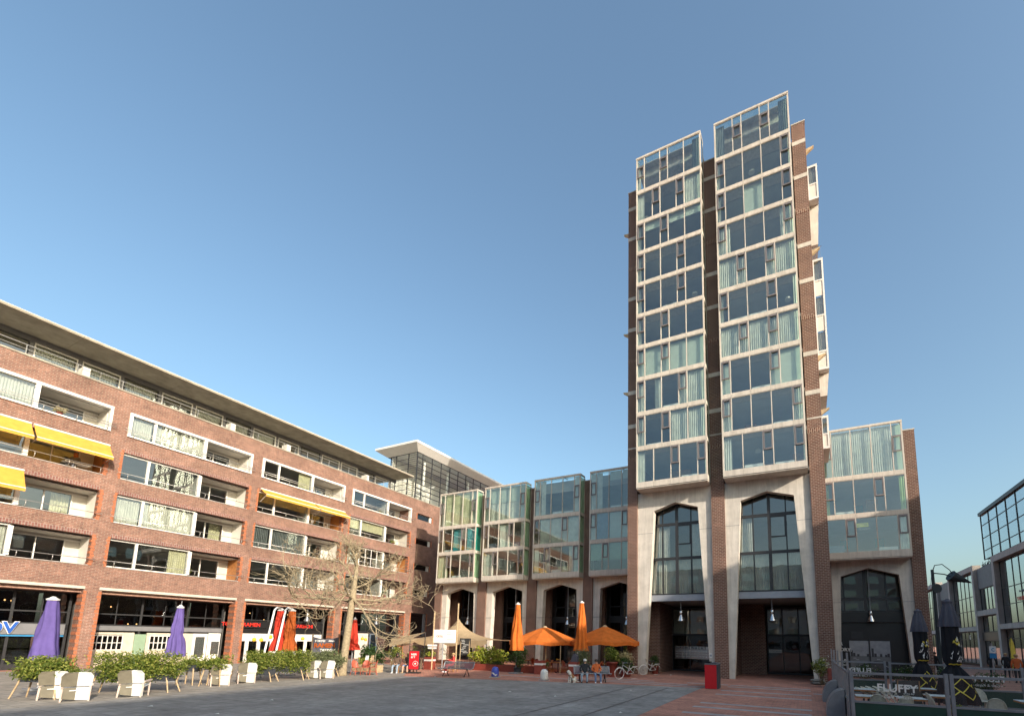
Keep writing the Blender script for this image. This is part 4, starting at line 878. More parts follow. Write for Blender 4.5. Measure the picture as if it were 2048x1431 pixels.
leafmat('leaf_shrub', (.06, .10, .015), (.16, .21, .03), (.38, .38, .09)); leafmat('leaf_dark', (.02, .055, .015), (.05, .10, .025), (.11, .17, .05)); leafmat('leaf_yellow', (.12, .18, .02), (.33, .38, .04), (.55, .52, .10)); leafmat('leaf_olive', (.09, .12, .05), (.17, .20, .09), (.28, .30, .16)); leafmat('leaf_cream', (.28, .24, .10), (.52, .46, .22), (.7, .62, .38)); leafmat('grass_straw', (.30, .17, .05), (.45, .28, .09), (.55, .40, .16)); leafmat('petal_white', (.5, .5, .4), (.7, .7, .6), (.8, .8, .75))

# ------------------------------------------------------------------ foliage
def leaves(rnd, n, c, r, leaf, lumps=9, aspect=.55, low=None, mb=None):
    """leaf faces spread through a lumpy ellipsoid"""
    m = mb or MB(); c = Vector(c); r = Vector(r); L = []
    for k in range(lumps):
        d = Vector((rnd.gauss(0, 1), rnd.gauss(0, 1), rnd.gauss(0, .9))).normalized(); L.append((Vector((d.x*r.x, d.y*r.y, d.z*r.z))*rnd.uniform(.35, .72), rnd.uniform(.38, .62)))
    for i in range(n):
        o, s = L[rnd.randrange(lumps)]
        d = Vector((rnd.gauss(0, 1), rnd.gauss(0, 1), rnd.gauss(0, 1))).normalized()*(rnd.random()**.45)*s*rnd.choice((1, 1, 1, 1.15))
        p = c+o+Vector((d.x*r.x, d.y*r.y, d.z*r.z))
        if low is not None and p.z < low: p.z = low+rnd.random()*.1
        nrm = (d+Vector((rnd.gauss(0, .6), rnd.gauss(0, .6), rnd.gauss(.35, .6)))).normalized(); a = nrm.orthogonal().normalized()
        ang = rnd.random()*6.28; b = nrm.cross(a); u = a*math.cos(ang)+b*math.sin(ang); v = nrm.cross(u); l = leaf*rnd.uniform(.65, 1.3); wd = l*aspect
        m.quad(p-u*l*.5, p+v*wd*.5+nrm*l*.06, p+u*l*.5-nrm*l*.08, p-v*wd*.5+nrm*l*.06)
    return m
def twigs(rnd, n, c, r, base, rad, mb=None):
    m = mb or MB()
    for k in range(n):
        d = Vector((rnd.gauss(0, 1), rnd.gauss(0, 1), abs(rnd.gauss(.4, .6)))).normalized(); e = Vector(c)+Vector((d.x*r[0], d.y*r[1], d.z*r[2]))*.8; b = Vector(base)+Vector((rnd.uniform(-.1, .1), rnd.uniform(-.1, .1), 0))
        m.tube([b, b.lerp(e, .5)+Vector((rnd.uniform(-.08, .08), rnd.uniform(-.08, .08), .05)), e], [rad, rad*.7, rad*.3], 4)
    return m
def trough_shrub(x, y, wd, zl, zh, rz, label, mat='leaf_shrub', dep=.95, seed=0):
    rnd = random.Random(seed); t = thing('shrub_planter', label, 'planter', (x, y, 0), rz, 'leafy shrubs in wooden legged planters along the terrace')
    MB().box(-wd*.34, wd*.34, -.2, .2, zl+.02, zl+.3).build('trough', 'planter_dark', t)
    for sx_ in (-1, 1):
        for sy_ in (-1, 1): MB().tube([(sx_*wd*.42, sy_*.26, 0), (sx_*wd*.30, sy_*.17, zl+.2)], [.022, .032], 6).build('leg', 'wood_pale', t)
    h = (zh-zl)/2; n = int(2600*wd)
    f = leaves(rnd, n, (0, 0, zl+h), (wd*.62, dep*.62, h*1.22), .10, 22, .45, zl-.08)
    # feathery shoots that break the outline
    for k in range(int(38*wd)):
        a = rnd.uniform(-1, 1)*wd*.5; b = Vector((a, rnd.uniform(-.4, .4), zl+h*1.5+rnd.uniform(-.1, .15))); e = b+Vector((rnd.uniform(-.16, .16), rnd.uniform(-.16, .16), rnd.uniform(.08, .24)))
        for q in range(6):
            p = b.lerp(e, q/5); f.quad(p, p+Vector((rnd.uniform(-.06, .06), rnd.uniform(-.06, .06), .03)), p+Vector((rnd.uniform(-.04, .04), rnd.uniform(-.04, .04), .06)))
    f.build('foliage', mat, t); twigs(rnd, 14, (0, 0, zl+h), (wd*.45, dep*.4, h), (0, 0, .7), .012).build('stems', 'stem', t)
    return t
SH = [(-24.3, 6.95, 1.9, .56, 1.33, 'bushy green shrub planter nearest the left edge beside the first purple parasol'),
      (-24.2, 8.85, 1.75, .50, 1.50, 'tall bushy shrub planter behind the lone tilted white lounge chair'),
      (-23.7, 9.95, 1.95, .42, 1.58, 'widest bushy shrub planter just left of the second purple parasol'),
      (-25.7, 12.0, .9, .60, 1.18, 'small shrub planter standing right under the second purple parasol'),
      (-24.3, 12.3, 1.05, .72, 1.27, 'small pale shrub planter behind the middle pair of white lounge chairs'),
      (-24.9, 14.7, 1.85, .32, 1.50, 'dense shrub planter below the red-lettered noodle shop sign'),
      (-24.8, 16.15, 2.1, .38, 1.58, 'dense dark shrub planter below the rust coloured leaning parasol'),
      (-25.0, 18.1, 2.0, .50, 1.46, 'shrub planter beside the tree trunk, below the cloth banner')]
for k, (x, y, wd, zl, zh, lab) in enumerate(SH): trough_shrub(x, y, wd, zl, zh, .45+.1*math.sin(k*2.1), lab, 'leaf_shrub' if k < 5 else ('leaf_olive' if k == 7 else 'leaf_shrub'), .95, k+1)
def grass_tuft(x, y, h, label, seed):
    rnd = random.Random(seed); m = MB()
    for k in range(260):
        a = rnd.random()*6.28; l = rnd.uniform(.5, 1)*h; o = rnd.uniform(.1, .5)*h; b = Vector((rnd.uniform(-.1, .1), rnd.uniform(-.1, .1), .0)); d = Vector((math.cos(a), math.sin(a), 0)); s = d.cross(Vector((0, 0, 1)))*.008
        p1 = b+d*o*.4+Vector((0, 0, l*.7)); p2 = b+d*o+Vector((0, 0, l*rnd.uniform(.75, 1))); m.quad(b-s, b+s, p1+s, p1-s); m.quad(p1-s, p1+s, p2)
    o = m.build('grass_tuft', 'grass_straw', None, loc=(x, y, .008)); return tag(o, label, 'grass', 'straw coloured ornamental grasses')
grass_tuft(-25.3, 8.1, .85, 'straw coloured grass tuft between the first two shrub planters', 1); grass_tuft(-26.0, 8.6, .8, 'straw grass tuft against the brick pier by the first purple parasol', 2); grass_tuft(-25.4, 13.4, .85, 'orange straw grass tuft left of the noodle shop planters', 3)
def bush(name, x, y, c, r, label, cat, mat, leaf=.1, n=1400, seed=0, group=None, pot=None, lumps=10, aspect=.55, flowers=0, z0=0):
    rnd = random.Random(seed); t = thing(name, label, cat, (x, y, z0), 0, group)
    leaves(rnd, n, c, r, leaf, lumps, aspect, .12).build('foliage', mat, t)
    base = (0, 0, .1 if not pot else pot[1]*.8); twigs(rnd, 10, c, r, base, .02).build('stems', 'stem', t)
    if flowers: leaves(rnd, flowers, c, (r[0]*1.06, r[1]*1.06, r[2]*1.06), .055, lumps, .9, .12).build('flowers', 'petal_white', t)
    if pot:
        rr, hh, pmn = pot
        MB().lathe([(rr*.8, 0), (rr, hh*.9), (rr*1.06, hh*.9), (rr*1.06, hh), (rr*.92, hh), (rr*.9, hh-.08)], seg=20, cap=False).build('pot', pmn, t, True); MB().lathe([(.01, hh-.08), (rr*.9, hh-.081)], seg=16, cap=False).build('soil', 'soil', t)
    return t
bush('hedge', -21.3, 28.75, (0, 0, .95), (1.75, .55, .75), 'glossy yellow-green hedge in the long red planter before the beige tent', 'hedge', 'leaf_yellow', .17, 2200, 21, lumps=16)
bush('potted_tree', -17.9, 27.5, (0, 0, 1.15), (.85, .7, .75), 'bushy dark green plant in a dark tub under the first furled orange parasol', 'plant', 'leaf_dark', .12, 1700, 22, pot=(.27, .42, 'planter_dark'))
bush('shrub', -16.6, 28.75, (0, 0, .62), (.75, .35, .3), 'low dark shrub at the end of the long red planter', 'shrub', 'leaf_dark', .1, 700, 23)
bush('shrub', -20.2, 28.5, (0, 0, .5), (.6, .3, .22), 'small dark shrub between hedge and dark tub plant', 'shrub', 'leaf_dark', .1, 500, 33)
bush('olive_tree', -13.6, 28.7, (0, 0, 1.15), (.75, .6, .8), 'airy olive-green small tree behind the seated couple', 'tree', 'leaf_olive', .1, 1500, 24)
bush('shrub', -11.55, 29.05, (0, 0, 1.45), (.7, .6, .55), 'leafy green shrub in the tall red pot right of the seated couple', 'shrub', 'leaf_shrub', .13, 1200, 25, pot=(.36, .95, 'planter_red'))
bush('shrub', -11.2, 30.3, (0, 0, 1.05), (.75, .6, .6), 'cream variegated shrub left of the tower pier', 'shrub', 'leaf_cream', .1, 1100, 26, pot=(.4, .5, 'planter_red'))
bush('shrub', -10.75, 29.4, (0, 0, .75), (.6, .6, .55), 'dark green shrub behind the first white bicycle', 'shrub', 'leaf_dark', .1, 1100, 27, pot=(.4, .4, 'planter_red'))
bush('shrub', -10.0, 33.6, (0, 0, .95), (.4, .4, .42), 'small green plant inside the left tower entrance', 'plant', 'leaf_dark', .1, 600, 28, pot=(.26, .55, 'planter_red'))
bush('shrub', .75, 29.9, (0, 0, 1.1), (.55, .5, .65), 'white-flowering shrub at the foot of the right tower pier', 'shrub', 'leaf_shrub', .09, 1100, 29, flowers=260)
bush('shrub', -27.6, 23.6, (0, 0, .95), (1.3, .7, .75), 'full dark green shrub with yellow lower leaves behind the red bistro chairs', 'shrub', 'leaf_dark', .15, 1900, 30, lumps=14)
bush('shrub', -26.9, 22.7, (0, 0, .5), (.9, .5, .45), 'yellow-green low shrub behind the red bistro chairs', 'shrub', 'leaf_yellow', .13, 800, 31)
bush('shrub', -26.6, 24.7, (0, 0, 1.2), (.6, .5, .7), 'white-flowering climber right of the red parasol', 'shrub', 'leaf_shrub', .11, 800, 32, flowers=300)
def palm(x, y, h, label, seed, mat='leaf_yellow', n=13, l=.8):
    rnd = random.Random(seed); t = thing('palm', label, 'plant', (x, y, 0), 0, 'palms between the terraces'); MB().tube([(0, 0, 0), (.03, 0, h*.5)], [.07, .05], 7).build('trunk', 'bark_dark', t); m = MB()
    for k in range(n):
        a = 6.28*k/n+rnd.uniform(-.2, .2); d = Vector((math.cos(a), math.sin(a), 0)); s = d.cross(Vector((0, 0, 1))); up_ = rnd.uniform(.25, .75)
        for q in range(11):
            u = (q+1)/11; p = Vector((0, 0, h*.5))+d*l*u*.8+Vector((0, 0, h*up_*math.sin(u*2.2)*.75)); w_ = .28*l*(1-abs(u-.55))
            for sg in (-1, 1): m.quad(p, p+d*.09+s*sg*w_*.5, p+d*.15+s*sg*w_-Vector((0, 0, w_*.4)), p+d*.05+s*sg*w_*.5)
    m.build('fronds', mat, t); return t
palm(-26.1, 25.5, 1.35, 'bright palm behind the two seated women', 1); palm(-25.7, 26.5, 1.55, 'darker palm behind the red sandwich board', 2, 'leaf_shrub'); palm(-26.9, 27.5, 1.7, 'tall palm under the left corner of the beige tent', 3, 'leaf_dark'); palm(-24.9, 28.6, 1.5, 'palm behind the white sign board on posts', 4, 'leaf_dark')
for k, (x, y, lab) in enumerate(((-25.05, 26.7, 'red planter with white band and yellow grass, left of the white sign board'), (-16.35, 27.9, 'red planter post with white band at the end of the long planter'), (-13.85, 28.1, 'red planter post with white band and lilac top, left of the seated couple'))):
    t = thing('planter', lab, 'planter', (x, y, 0), .1, 'red planters with a white band'); h = .9
    MB().box(-.3, .3, -.28, .28, 0, h).build('tub', 'planter_red', t); MB().box(-.303, .303, -.283, .283, h*.68, h*.82).build('white_band', 'bollard_white', t)
    if k == 0: leaves(random.Random(77), 500, (0, 0, h+.18), (.4, .35, .25), .1, 8).build('foliage', 'leaf_yellow', t)
    if k == 2: MB().prism([(-.25, 0, h), (.25, 0, h), (.25, 0, h+.35), (.05, 0, h+.55), (-.05, 0, h+.5)], (0, -.15, 0), (0, .15, 0)).build('lilac_top', 'grey_cloth', t)
tag(MB().box(-23.1, -16.75, 28.25, 29.25, 0, .46).build('long_planter', 'planter_red'), 'long low red planter wall before the beige tent', 'planter')
tag(MB().box(1.0, 1.5, 28.8, 30.2, 0, 1.05).build('planter', 'planter_red'), 'tall red planter at the corner of the glass-fenced terrace', 'planter')
tag(MB().box(-27.6, -25.3, 22.2, 22.7, .0, .46).build('wooden_planter', 'wood_pale'), 'low wooden planter box right of the red bistro chairs', 'planter')
rk = MB(); rn = random.Random(8)
rk.lathe([(.30, 0), (.42, .06), (.40, .14), (.30, .17), (.42, .20), (.36, .28), (.12, .32)], seg=11, fold=lambda a, i: 1+.18*math.sin(a*3+i)+.1*math.sin(a*5))
tag(rk.build('rock', 'rock', None, True, (.55, 31.35, 0)), 'stacked flat rocks at the foot of the right tower pier', 'rock')

# ------------------------------------------------------------------ bare pollarded plane tree
def plane_tree(x, y):
    rnd = random.Random(42); t = thing('plane_tree', 'bare plane tree with twisted pollarded branches on the left terrace', 'tree', (x, y, 0))
    tr = MB(); pts = [(0, 0, -.05), (.02, .01, .15), (.05, .02, .8), (.12, .05, 2.2), (.2, .08, 3.6), (.26, .1, 4.6), (.33, .12, 5.6), (.36, .14, 6.4)]
    tr.tube(pts, [.30, .25, .22, .205, .185, .20, .13, .09], 12); tr.build('trunk', 'bark', t, True)
    m = MB(); right = Vector((.9, .43, 0)); fw = Vector((-.43, .9, 0))
    def branch(p, d, l, r, depth):
        n = 5; P = [p]; q = p.copy(); dd = d.copy()
        for k in range(n):
            dd = (dd+Vector((rnd.gauss(0, .20), rnd.gauss(0, .20), rnd.gauss(.02 if depth < 2 else .07, .17)))).normalized(); q = q+dd*l/n; P.append(q.copy())
        m.tube(P, [r*(1-.62*k/n) for k in range(n+1)], 5 if depth < 2 else 4, False)
        if depth >= 4: return
        kids = {0: 5, 1: 4, 2: 3, 3: 2}[depth]
        for k in range(kids):
            u = rnd.uniform(.3, 1) if k else 1.0; i = min(n-1, int(u*n)); b = P[i].lerp(P[i+1], rnd.random()) if u < 1 else P[-1]
            e = (dd+Vector((rnd.gauss(0, .75), rnd.gauss(0, .75), rnd.gauss(.0 if depth < 2 else .12, .5)))).normalized()
            branch(b, e, l*rnd.uniform(.5, .72), max(.0115, r*rnd.uniform(.48, .64)), depth+1)
    spec = [(4.3, -1, .25, .35, 2.0), (4.5, -.9, -.4, -.05, 2.3), (4.5, 1, .1, .12, 2.1), (4.6, .85, -.5, -.25, 1.9), (4.9, -.8, .5, .55, 2.0), (5.2, .75, .6, .45, 1.7), (5.6, -.55, -.3, .9, 1.5), (5.9, .5, .1, .9, 1.4), (6.2, -.2, .3, 1, 1.2), (6.35, .3, -.2, 1, 1.1), (4.7, -.3, -1, .2, 1.5), (4.6, .4, -1, .0, 1.4), (4.4, -.7, .9, .05, 1.8), (4.4, .6, 1, .1, 1.5)]
    for z, a, b, c, l in spec:
        l *= 1.3 if z < 5 else 1.0
        i = max(k for k in range(len(pts)) if pts[k][2] <= z); u = (z-pts[i][2])/(pts[min(i+1, 7)][2]-pts[i][2]+1e-6); p = Vector(pts[i]).lerp(Vector(pts[min(i+1, 7)]), u)
        branch(p, (right*a+fw*b+Vector((0, 0, c))).normalized(), l*1.12, .072, 0)
    o = m.build('branches', 'bark', t); return t
plane_tree(-24.97, 19.37)

# ------------------------------------------------------------------ parasols
def closed_parasol(name, x, y, h, zb, rt, rb, mat, label, group, folds=8, tie=.55, tilt=0, base='grey_steel', cap='white_paint', rz=0, shape=None):
    t = thing(name, label, 'parasol', (x, y, 0), rz, group); t.rotation_euler = (tilt, 0, rz)
    MB().tube([(0, 0, 0), (0, 0, h)], .035, 8).build('pole', base, t)
    MB().box(-.35, .35, -.35, .35, 0, .08).build('base_plate', 'grey_steel', t)
    m = MB(); prof = []; n = 22
    for k in range(n+1):
        u = k/n; z = zb+(h-.1-zb)*u; r = rb+(rt-rb)*u
        if tie: r *= 1-.22*math.exp(-((u-tie)/.07)**2)
        if shape: r = shape(z)
        prof.append((max(r, .03), z))
    ph = x*3.7+y
    fo = lambda a, i: 1+(.24-.11*i/n)*math.sin(folds*a+.6*math.sin(i*.45+ph)+.35*math.sin(2*a+ph))+.10*math.sin(3*a+i*.3+ph)+.04*math.sin(11*a+ph*2)
    m.lathe(prof, seg=folds*6, fold=fo, cap=False); f = m.build('folded_canopy', mat, t, True)
    MB().lathe([(rt*1.25, h-.12), (rt*1.3, h-.06), (rt*.8, h-.03), (.04, h+.04)], seg=14).build('cap', cap, t)
    return t, f
PG = 'furled purple parasols'
closed_parasol('parasol', -27.95, 7.88, 3.72, 1.18, .16, .40, 'purple', 'furled purple parasol nearest the left edge', PG, 5, .0, base='grey_steel')
closed_parasol('parasol', -28.05, 12.33, 3.7, 1.2, .12, .36, 'purple', 'furled purple parasol before the cream shop front', PG, 7, .45)
OG = 'furled orange parasols'
closed_parasol('parasol', -17.9, 27.3, 4.8, 1.55, .13, .42, 'orange_cloth', 'furled orange parasol standing left of the open orange parasols', OG, 7, .0)
closed_parasol('parasol', -13.9, 29.2, 4.98, 1.6, .13, .44, 'orange_cloth', 'furled orange parasol standing between the two open orange parasols', OG, 7, .0)
closed_parasol('parasol', -26.5, 21.2, 3.5, 1.45, .1, .36, 'red_cloth', 'furled bright red parasol right of the plane tree trunk', None, 7, .22)
for x, y, mat, lab, tl in ((-27.3, 17.5, 'rust_cloth', 'furled rust coloured parasol right of the white leaning poles', .05), (-27.75, 17.15, 'red_cloth', 'furled dark red parasol behind the white leaning poles', .07)):
    t, _ = closed_parasol('parasol', x, y, 3.85, 1.4, .16, .34, mat, lab, None, 8, .3, 0, 'chair_white')
    MB().tube([(.75, -1.25, 0), (.70, -1.15, 1.2), (.25, -.55, 3.75), (.12, -.35, 3.9), (0, 0, 3.86)], .055, 8).build('slanted_arm', 'chair_white', t, True)
def open_parasol(x, y, zp, ze, r, mat, label, rz=.3, n=8):
    t = thing('open_parasol', label, 'parasol', (x, y, 0), rz, 'open orange parasols'); m = MB(); K = 7
    def pt(u, a):
        s = abs(((a/(2*PI)*n) % 1)-.5)*2       # 1 on ribs
        rr = r*u*(1-.05*(1-s)); return (rr*math.cos(a), rr*math.sin(a), zp+(ze-zp)*(u**1.12)-.10*(1-s)*u)
    S = n*6
    for i in range(K):
        for j in range(S):
            a0, a1 = 2*PI*j/S, 2*PI*(j+1)/S; m.quad(pt(i/K, a0), pt(i/K, a1), pt((i+1)/K, a1), pt((i+1)/K, a0)) if i else m.quad(pt(0, a0), pt(1/K, a1), pt(1/K, a0))
    for j in range(S):
        a0, a1 = 2*PI*j/S, 2*PI*(j+1)/S; p, q = pt(1, a0), pt(1, a1); m.quad(p, q, (q[0], q[1], q[2]-.24), (p[0], p[1], p[2]-.24))
    m.build('canopy', mat, t, True)
    for k in range(n):
        a = 2*PI*(k+.0)/n; p = pt(1, a); MB().tube([(0, 0, zp-.08), (p[0], p[1], p[2]-.03)], .015, 4).build('rib', 'wood_pale', t)
    MB().tube([(0, 0, 0), (0, 0, zp)], .04, 8).build('pole', 'grey_steel', t); MB().box(-.4, .4, -.4, .4, 0, .1).build('base_plate', 'grey_steel', t); MB().lathe([(.2, zp-.06), (.12, zp+.04), (.03, zp+.08)], seg=12).build('cap', 'beige_cloth', t)
    return t
open_parasol(-18.0, 31.3, 3.28, 2.2, 2.75, 'orange_cloth', 'open orange parasol left of the second furled parasol'); open_parasol(-13.15, 31.6, 3.36, 2.28, 2.5, 'orange_cloth', 'open orange parasol next to the tower pier')
# beige stretch tent
t = thing('tent', 'beige stretch tent with a pointed peak before the arcade', 'tent', (-28.4, 33.6, 0)); m = MB(); nx, ny = 28, 16
def tz(u, v):
    d = math.sqrt((u*1.0)**2+(v*1.0)**2); return 2.12+1.95*math.exp(-3.0*d)*(1-.15*d)+.1*max(abs(u), abs(v))**2*math.cos(5*u)*.5
def tp(i, j): u = -1+2*i/nx; v = -1+2*j/ny; return (u*(5.3-.5*(1-abs(v))), v*(2.7-.35*(1-abs(u))), tz(u, v))
for i in range(nx):
    for j in range(ny): m.quad(tp(i, j), tp(i+1, j), tp(i+1, j+1), tp(i, j+1))
m.build('canopy', 'beige_cloth', t, True)
s = MB()
for i in range(nx):
    p, q = tp(i, 0), tp(i+1, 0); k0 = .25+.35*abs(math.sin(i*.45)); k1 = .25+.35*abs(math.sin((i+1)*.45)); s.quad(p, q, (q[0], q[1]-.02, q[2]-k1), (p[0], p[1]-.02, p[2]-k0))
s.build('valance', 'beige_cloth', t)
for x, y, h in ((0, 0, 4.0), (-5.1, -2.5, 2.2), (5.1, -2.5, 2.2), (-5.1, 2.5, 2.2), (5.1, 2.5, 2.2), (2.3, -2.3, 2.1)): MB().tube([(x, y, 0), (x, y, h)], .04, 6).build('pole', 'dark_steel', t)
t = thing('small_awning', 'small beige awning corner left of the white sign board', 'awning', (-30.3, 29.4, 0)); m = MB()
m.quad((-1.6, 1, 2.35), (1.5, .6, 2.75), (1.7, -1.2, 2.15), (-.6, -1.3, 1.75)); m.quad((-.6, -1.3, 1.75), (1.7, -1.2, 2.15), (1.2, -1.4, 1.8), (-.3, -1.45, 1.5)); m.build('canopy', 'beige_cloth', t)
for x, y, h in ((-1.5, 1, 2.35), (1.5, .6, 2.75), (1.6, -1.15, 2.1)): MB().tube([(x, y, 0), (x, y, h)], .035, 6).build('pole', 'dark_steel', t)
# posts and boards
t = thing('sign_board', 'white sign board with red lettering on two tall posts', 'sign', (-24.1, 27.1, 0), .71)
MB().box(-.78, .78, -.03, .03, 1.98, 2.9).build('board', 'chair_white', t); MB().box(-.8, .8, -.02, .02, 1.92, 1.975).build('bottom_rail', 'grey_steel', t)
MB().tube([(-.82, 0, 0), (-.82, 0, 4.25)], .05, 7).build('post', 'wood_pale', t); MB().tube([(.86, 0, 0), (.86, 0, 4.9)], .05, 7).build('post', 'wood_pale', t); MB().tube([(-.1, .05, 0), (-.1, .05, 1.92)], .04, 7).build('post', 'grey_steel', t)
lettering(t, 'oou', .36, 'sign_red', (-.62, -.035, 2.34), (1, 0, 0), bold=.004, ext=.004, spacing=.8)
for k in range(4): MB().box(.1, .45+.15*(k % 2), -.034, -.031, 2.72-k*.17, 2.75-k*.17).build('printed_line', 'sign_red', t)
t = thing('sandwich_board', 'red sandwich board with white lettering on a black foot', 'sign', (-23.25, 23.35, 0), .5)
MB().box(-.42, .42, -.3, .3, 0, .07).build('foot', 'black', t); MB().box(-.36, .36, -.05, .05, .22, 1.46).build('frame', 'dark_steel', t); MB().box(-.31, .31, -.055, -.051, .26, 1.42).build('face', 'box_red', t)
for x in (-.2, .2): MB().tube([(x, 0, .07), (x, 0, .22)], .025, 6).build('stub', 'dark_steel', t)
lettering(t, 'HIER', .17, 'white_paint', (-.2, -.058, 1.16), (1, 0, 0), bold=.006, ext=.002); lettering(t, "IS 'T", .15, 'white_paint', (-.2, -.058, .98), (1, 0, 0), bold=.006, ext=.002)
ri = MB()
for k in range(20): a0, a1 = 6.28*k/20, 6.28*(k+1)/20; ri.quad(*[(.1+r*math.cos(a), -.058, .62+r*math.sin(a)) for r, a in ((.17, a0), (.17, a1), (.15, a1), (.15, a0))])
ri.build('ring_logo', 'white_paint', t); lettering(t, 'o', .2, 'white_paint', (.04, -.058, .57), (1, 0, 0), bold=.01, ext=.002)
t = thing('blackboard', 'tall blackboard menu beside the beige tent', 'sign', (-23.9, 29.2, 0), .5)
MB().box(-.42, .42, -.03, .03, 1.0, 2.3).build('board', 'black', t); rn = random.Random(4)
for k in range(9): a = rn.uniform(-.35, -.1); MB().box(a, a+rn.uniform(.2, .45), -.034, -.031, 2.15-k*.12, 2.175-k*.12).build('chalk_line', 'paper', t)
for x in (-.36, .36): MB().tube([(x, -.05, 0), (x*.9, 0, 2.3)], .03, 6).build('leg', 'wood_pale', t)
t = thing('direction_sign', 'small black direction sign with two white arms left of the sign board', 'sign', (-24.75, 26.55, 0), .5)
MB().tube([(0, 0, 0), (0, 0, 1.9)], .03, 6).build('post', 'dark_steel', t); MB().box(-.35, .35, -.04, -.02, 1.68, 1.82).build('arm', 'bollard_white', t); MB().box(-.3, .32, -.04, -.02, 1.5, 1.62).build('arm', 'bollard_white', t)
t = thing('banner', 'dark cloth banner with orange and white lettering between two posts', 'banner', (-27.45, 19.95, 0), 1.15)
m = MB(); n = 14
for k in range(n):
    x0_, x1_ = -.72+1.44*k/n, -.72+1.44*(k+1)/n; f_ = lambda x: .03*math.sin(x*9); h_ = lambda x: 2.25-.14*math.sin((x+.72)/1.44*PI)
    m.quad((x0_, f_(x0_), 1.2), (x1_, f_(x1_), 1.2), (x1_, f_(x1_), h_(x1_)), (x0_, f_(x0_), h_(x0_)))
m.build('cloth', 'grey_cloth', t)
for x in (-.75, .75): MB().tube([(x, 0, 0), (x, 0, 2.45)], .045, 7).build('post', 'bark_dark', t)
lettering(t, 'TOKYO', .17, 'paper', (-.64, -.05, 1.94), (1, 0, 0), bold=.006, ext=.002); lettering(t, 'MAKI', .15, 'paper', (.14, -.05, 1.95), (1, 0, 0), bold=.003, ext=.002, shear=.3); lettering(t, 'RAMEN', .36, 'rust_cloth', (-.66, -.05, 1.6), (1, 0, 0), bold=.016, ext=.002); lettering(t, 'TAKEICHI', .2, 'paper', (-.3, -.05, 1.36), (1, 0, 0), bold=.006, ext=.002)
LN = [(22.9, 1.9), (23.45, 1.87), (24.17, 2.12), (25.03, 1.97), (25.96, 1.95), (26.97, 2.01), (33.2, 2.06), (33.6, 1.97)]
for k, (y, z) in enumerate(LN):
    t = thing('paper_lantern', ('yellow paper lantern before the noodle shop front, number %s from its left end' % ('one', 'two', 'three', 'four', 'five', 'six')[k]) if k < 6 else ('yellow paper lantern by the red parasol, %s one' % ('left', 'right')[k-6]), 'lantern', (-40.2, y, z), 0, 'yellow paper lanterns')
    MB().lathe([(.05, -.15), (.11, -.12), (.16, 0), (.11, .12), (.05, .15)], seg=14).build('shade', 'lantern_yellow', t, True); MB().tube([(0, 0, .14), (0, 0, .3)], .012, 4).build('hook', 'black', t)
tag(MB().tube([(-40.2, 22.5, 2.3)]+[(-40.2, y, z+.3) for y, z in LN]+[(-40.2, 38.8, 2.4)], .01, 4).build('lantern_string', 'black'), 'thin wire carrying the yellow lanterns', 'wire')
# ------------------------------------------------------------------ seats
def lounge_chair(loc, rz, tilt, label):
    """angular moulded lounge chair: V-plan back in two tones, slot, lower shell, splayed legs"""
    t = thing('lounge_chair', label, 'chair', loc, rz, 'white moulded lounge chairs on the terrace'); t.rotation_euler = (tilt, 0, rz)
    def shell(pts, mat, nm, th=.03):
        m = MB(); P = [Vector(p) for p in pts]; n = (P[1]-P[0]).cross(P[2]-P[0]).normalized(); m.prism(P, n*-th*.5, n*th*.5); m.build(nm, mat, t)
    shell([(0, .02, .50), (.36, .12, .50), (.38, .24, .84), (.30, .29, .96), (.04, .22, .98), (0, .21, .97)], 'chair_grey', 'back_panel'); shell([(0, .02, .50), (0, .21, .97), (-.04, .22, .98), (-.30, .29, .96), (-.38, .24, .84), (-.36, .10, .50)], 'chair_white', 'back_panel')
    shell([(0, -.03, .04), (.30, .06, .10), (.36, .11, .46), (0, .01, .46)], 'chair_grey', 'lower_panel'); shell([(0, -.03, .04), (0, .01, .46), (-.36, .09, .46), (-.33, .02, .02)], 'chair_white', 'lower_panel')
    shell([(-.32, .06, .36), (.32, .06, .36), (.34, -.55, .42), (-.34, -.55, .42)], 'chair_white', 'seat')
    for x in (-.36, .36): MB().prism([(x, .12, .52), (x, -.5, .56), (x, -.5, .61), (x, .12, .58)], (-.035, 0, 0), (.035, 0, 0)).build('armrest', 'chair_pink', t)
    for x in (-.33, .33):
        MB().tube([(x, -.48, 0), (x*1.02, -.46, .58)], [.025, .035], 6).build('leg', 'chair_pink', t); MB().tube([(x, .18, 0), (x, .06, .55)], [.025, .035], 6).build('leg', 'chair_pink', t)
    return t
LC = [(-23.6, 7.05, 2.75, 0, 'white lounge chair, leftmost, half hidden behind its neighbour'), (-22.5, 7.25, 2.95, 0, 'white lounge chair nearest the camera on the left terrace'), (-22.4, 8.7, 2.95, 0, 'white lounge chair standing alone before the widest shrub planter'), (-24.1, 12.45, 3.0, 0, 'white lounge chair, left one of the middle pair'), (-24.5, 13.8, 3.05, 0, 'white lounge chair, right one of the middle pair'), (-24.4, 17.2, 2.9, 0, 'white lounge chair by the tree, left of its white neighbour'), (-23.9, 17.55, 3.1, 0, 'white lounge chair closest to the plane tree trunk')]
for k, (x, y, rz, tl, lab) in enumerate(LC): lounge_chair((x, y, .008), 4.22+.22*math.sin(k*2.3), tl, lab)
def loop(pts, r, seg=6): return MB().tube(pts, r, seg)
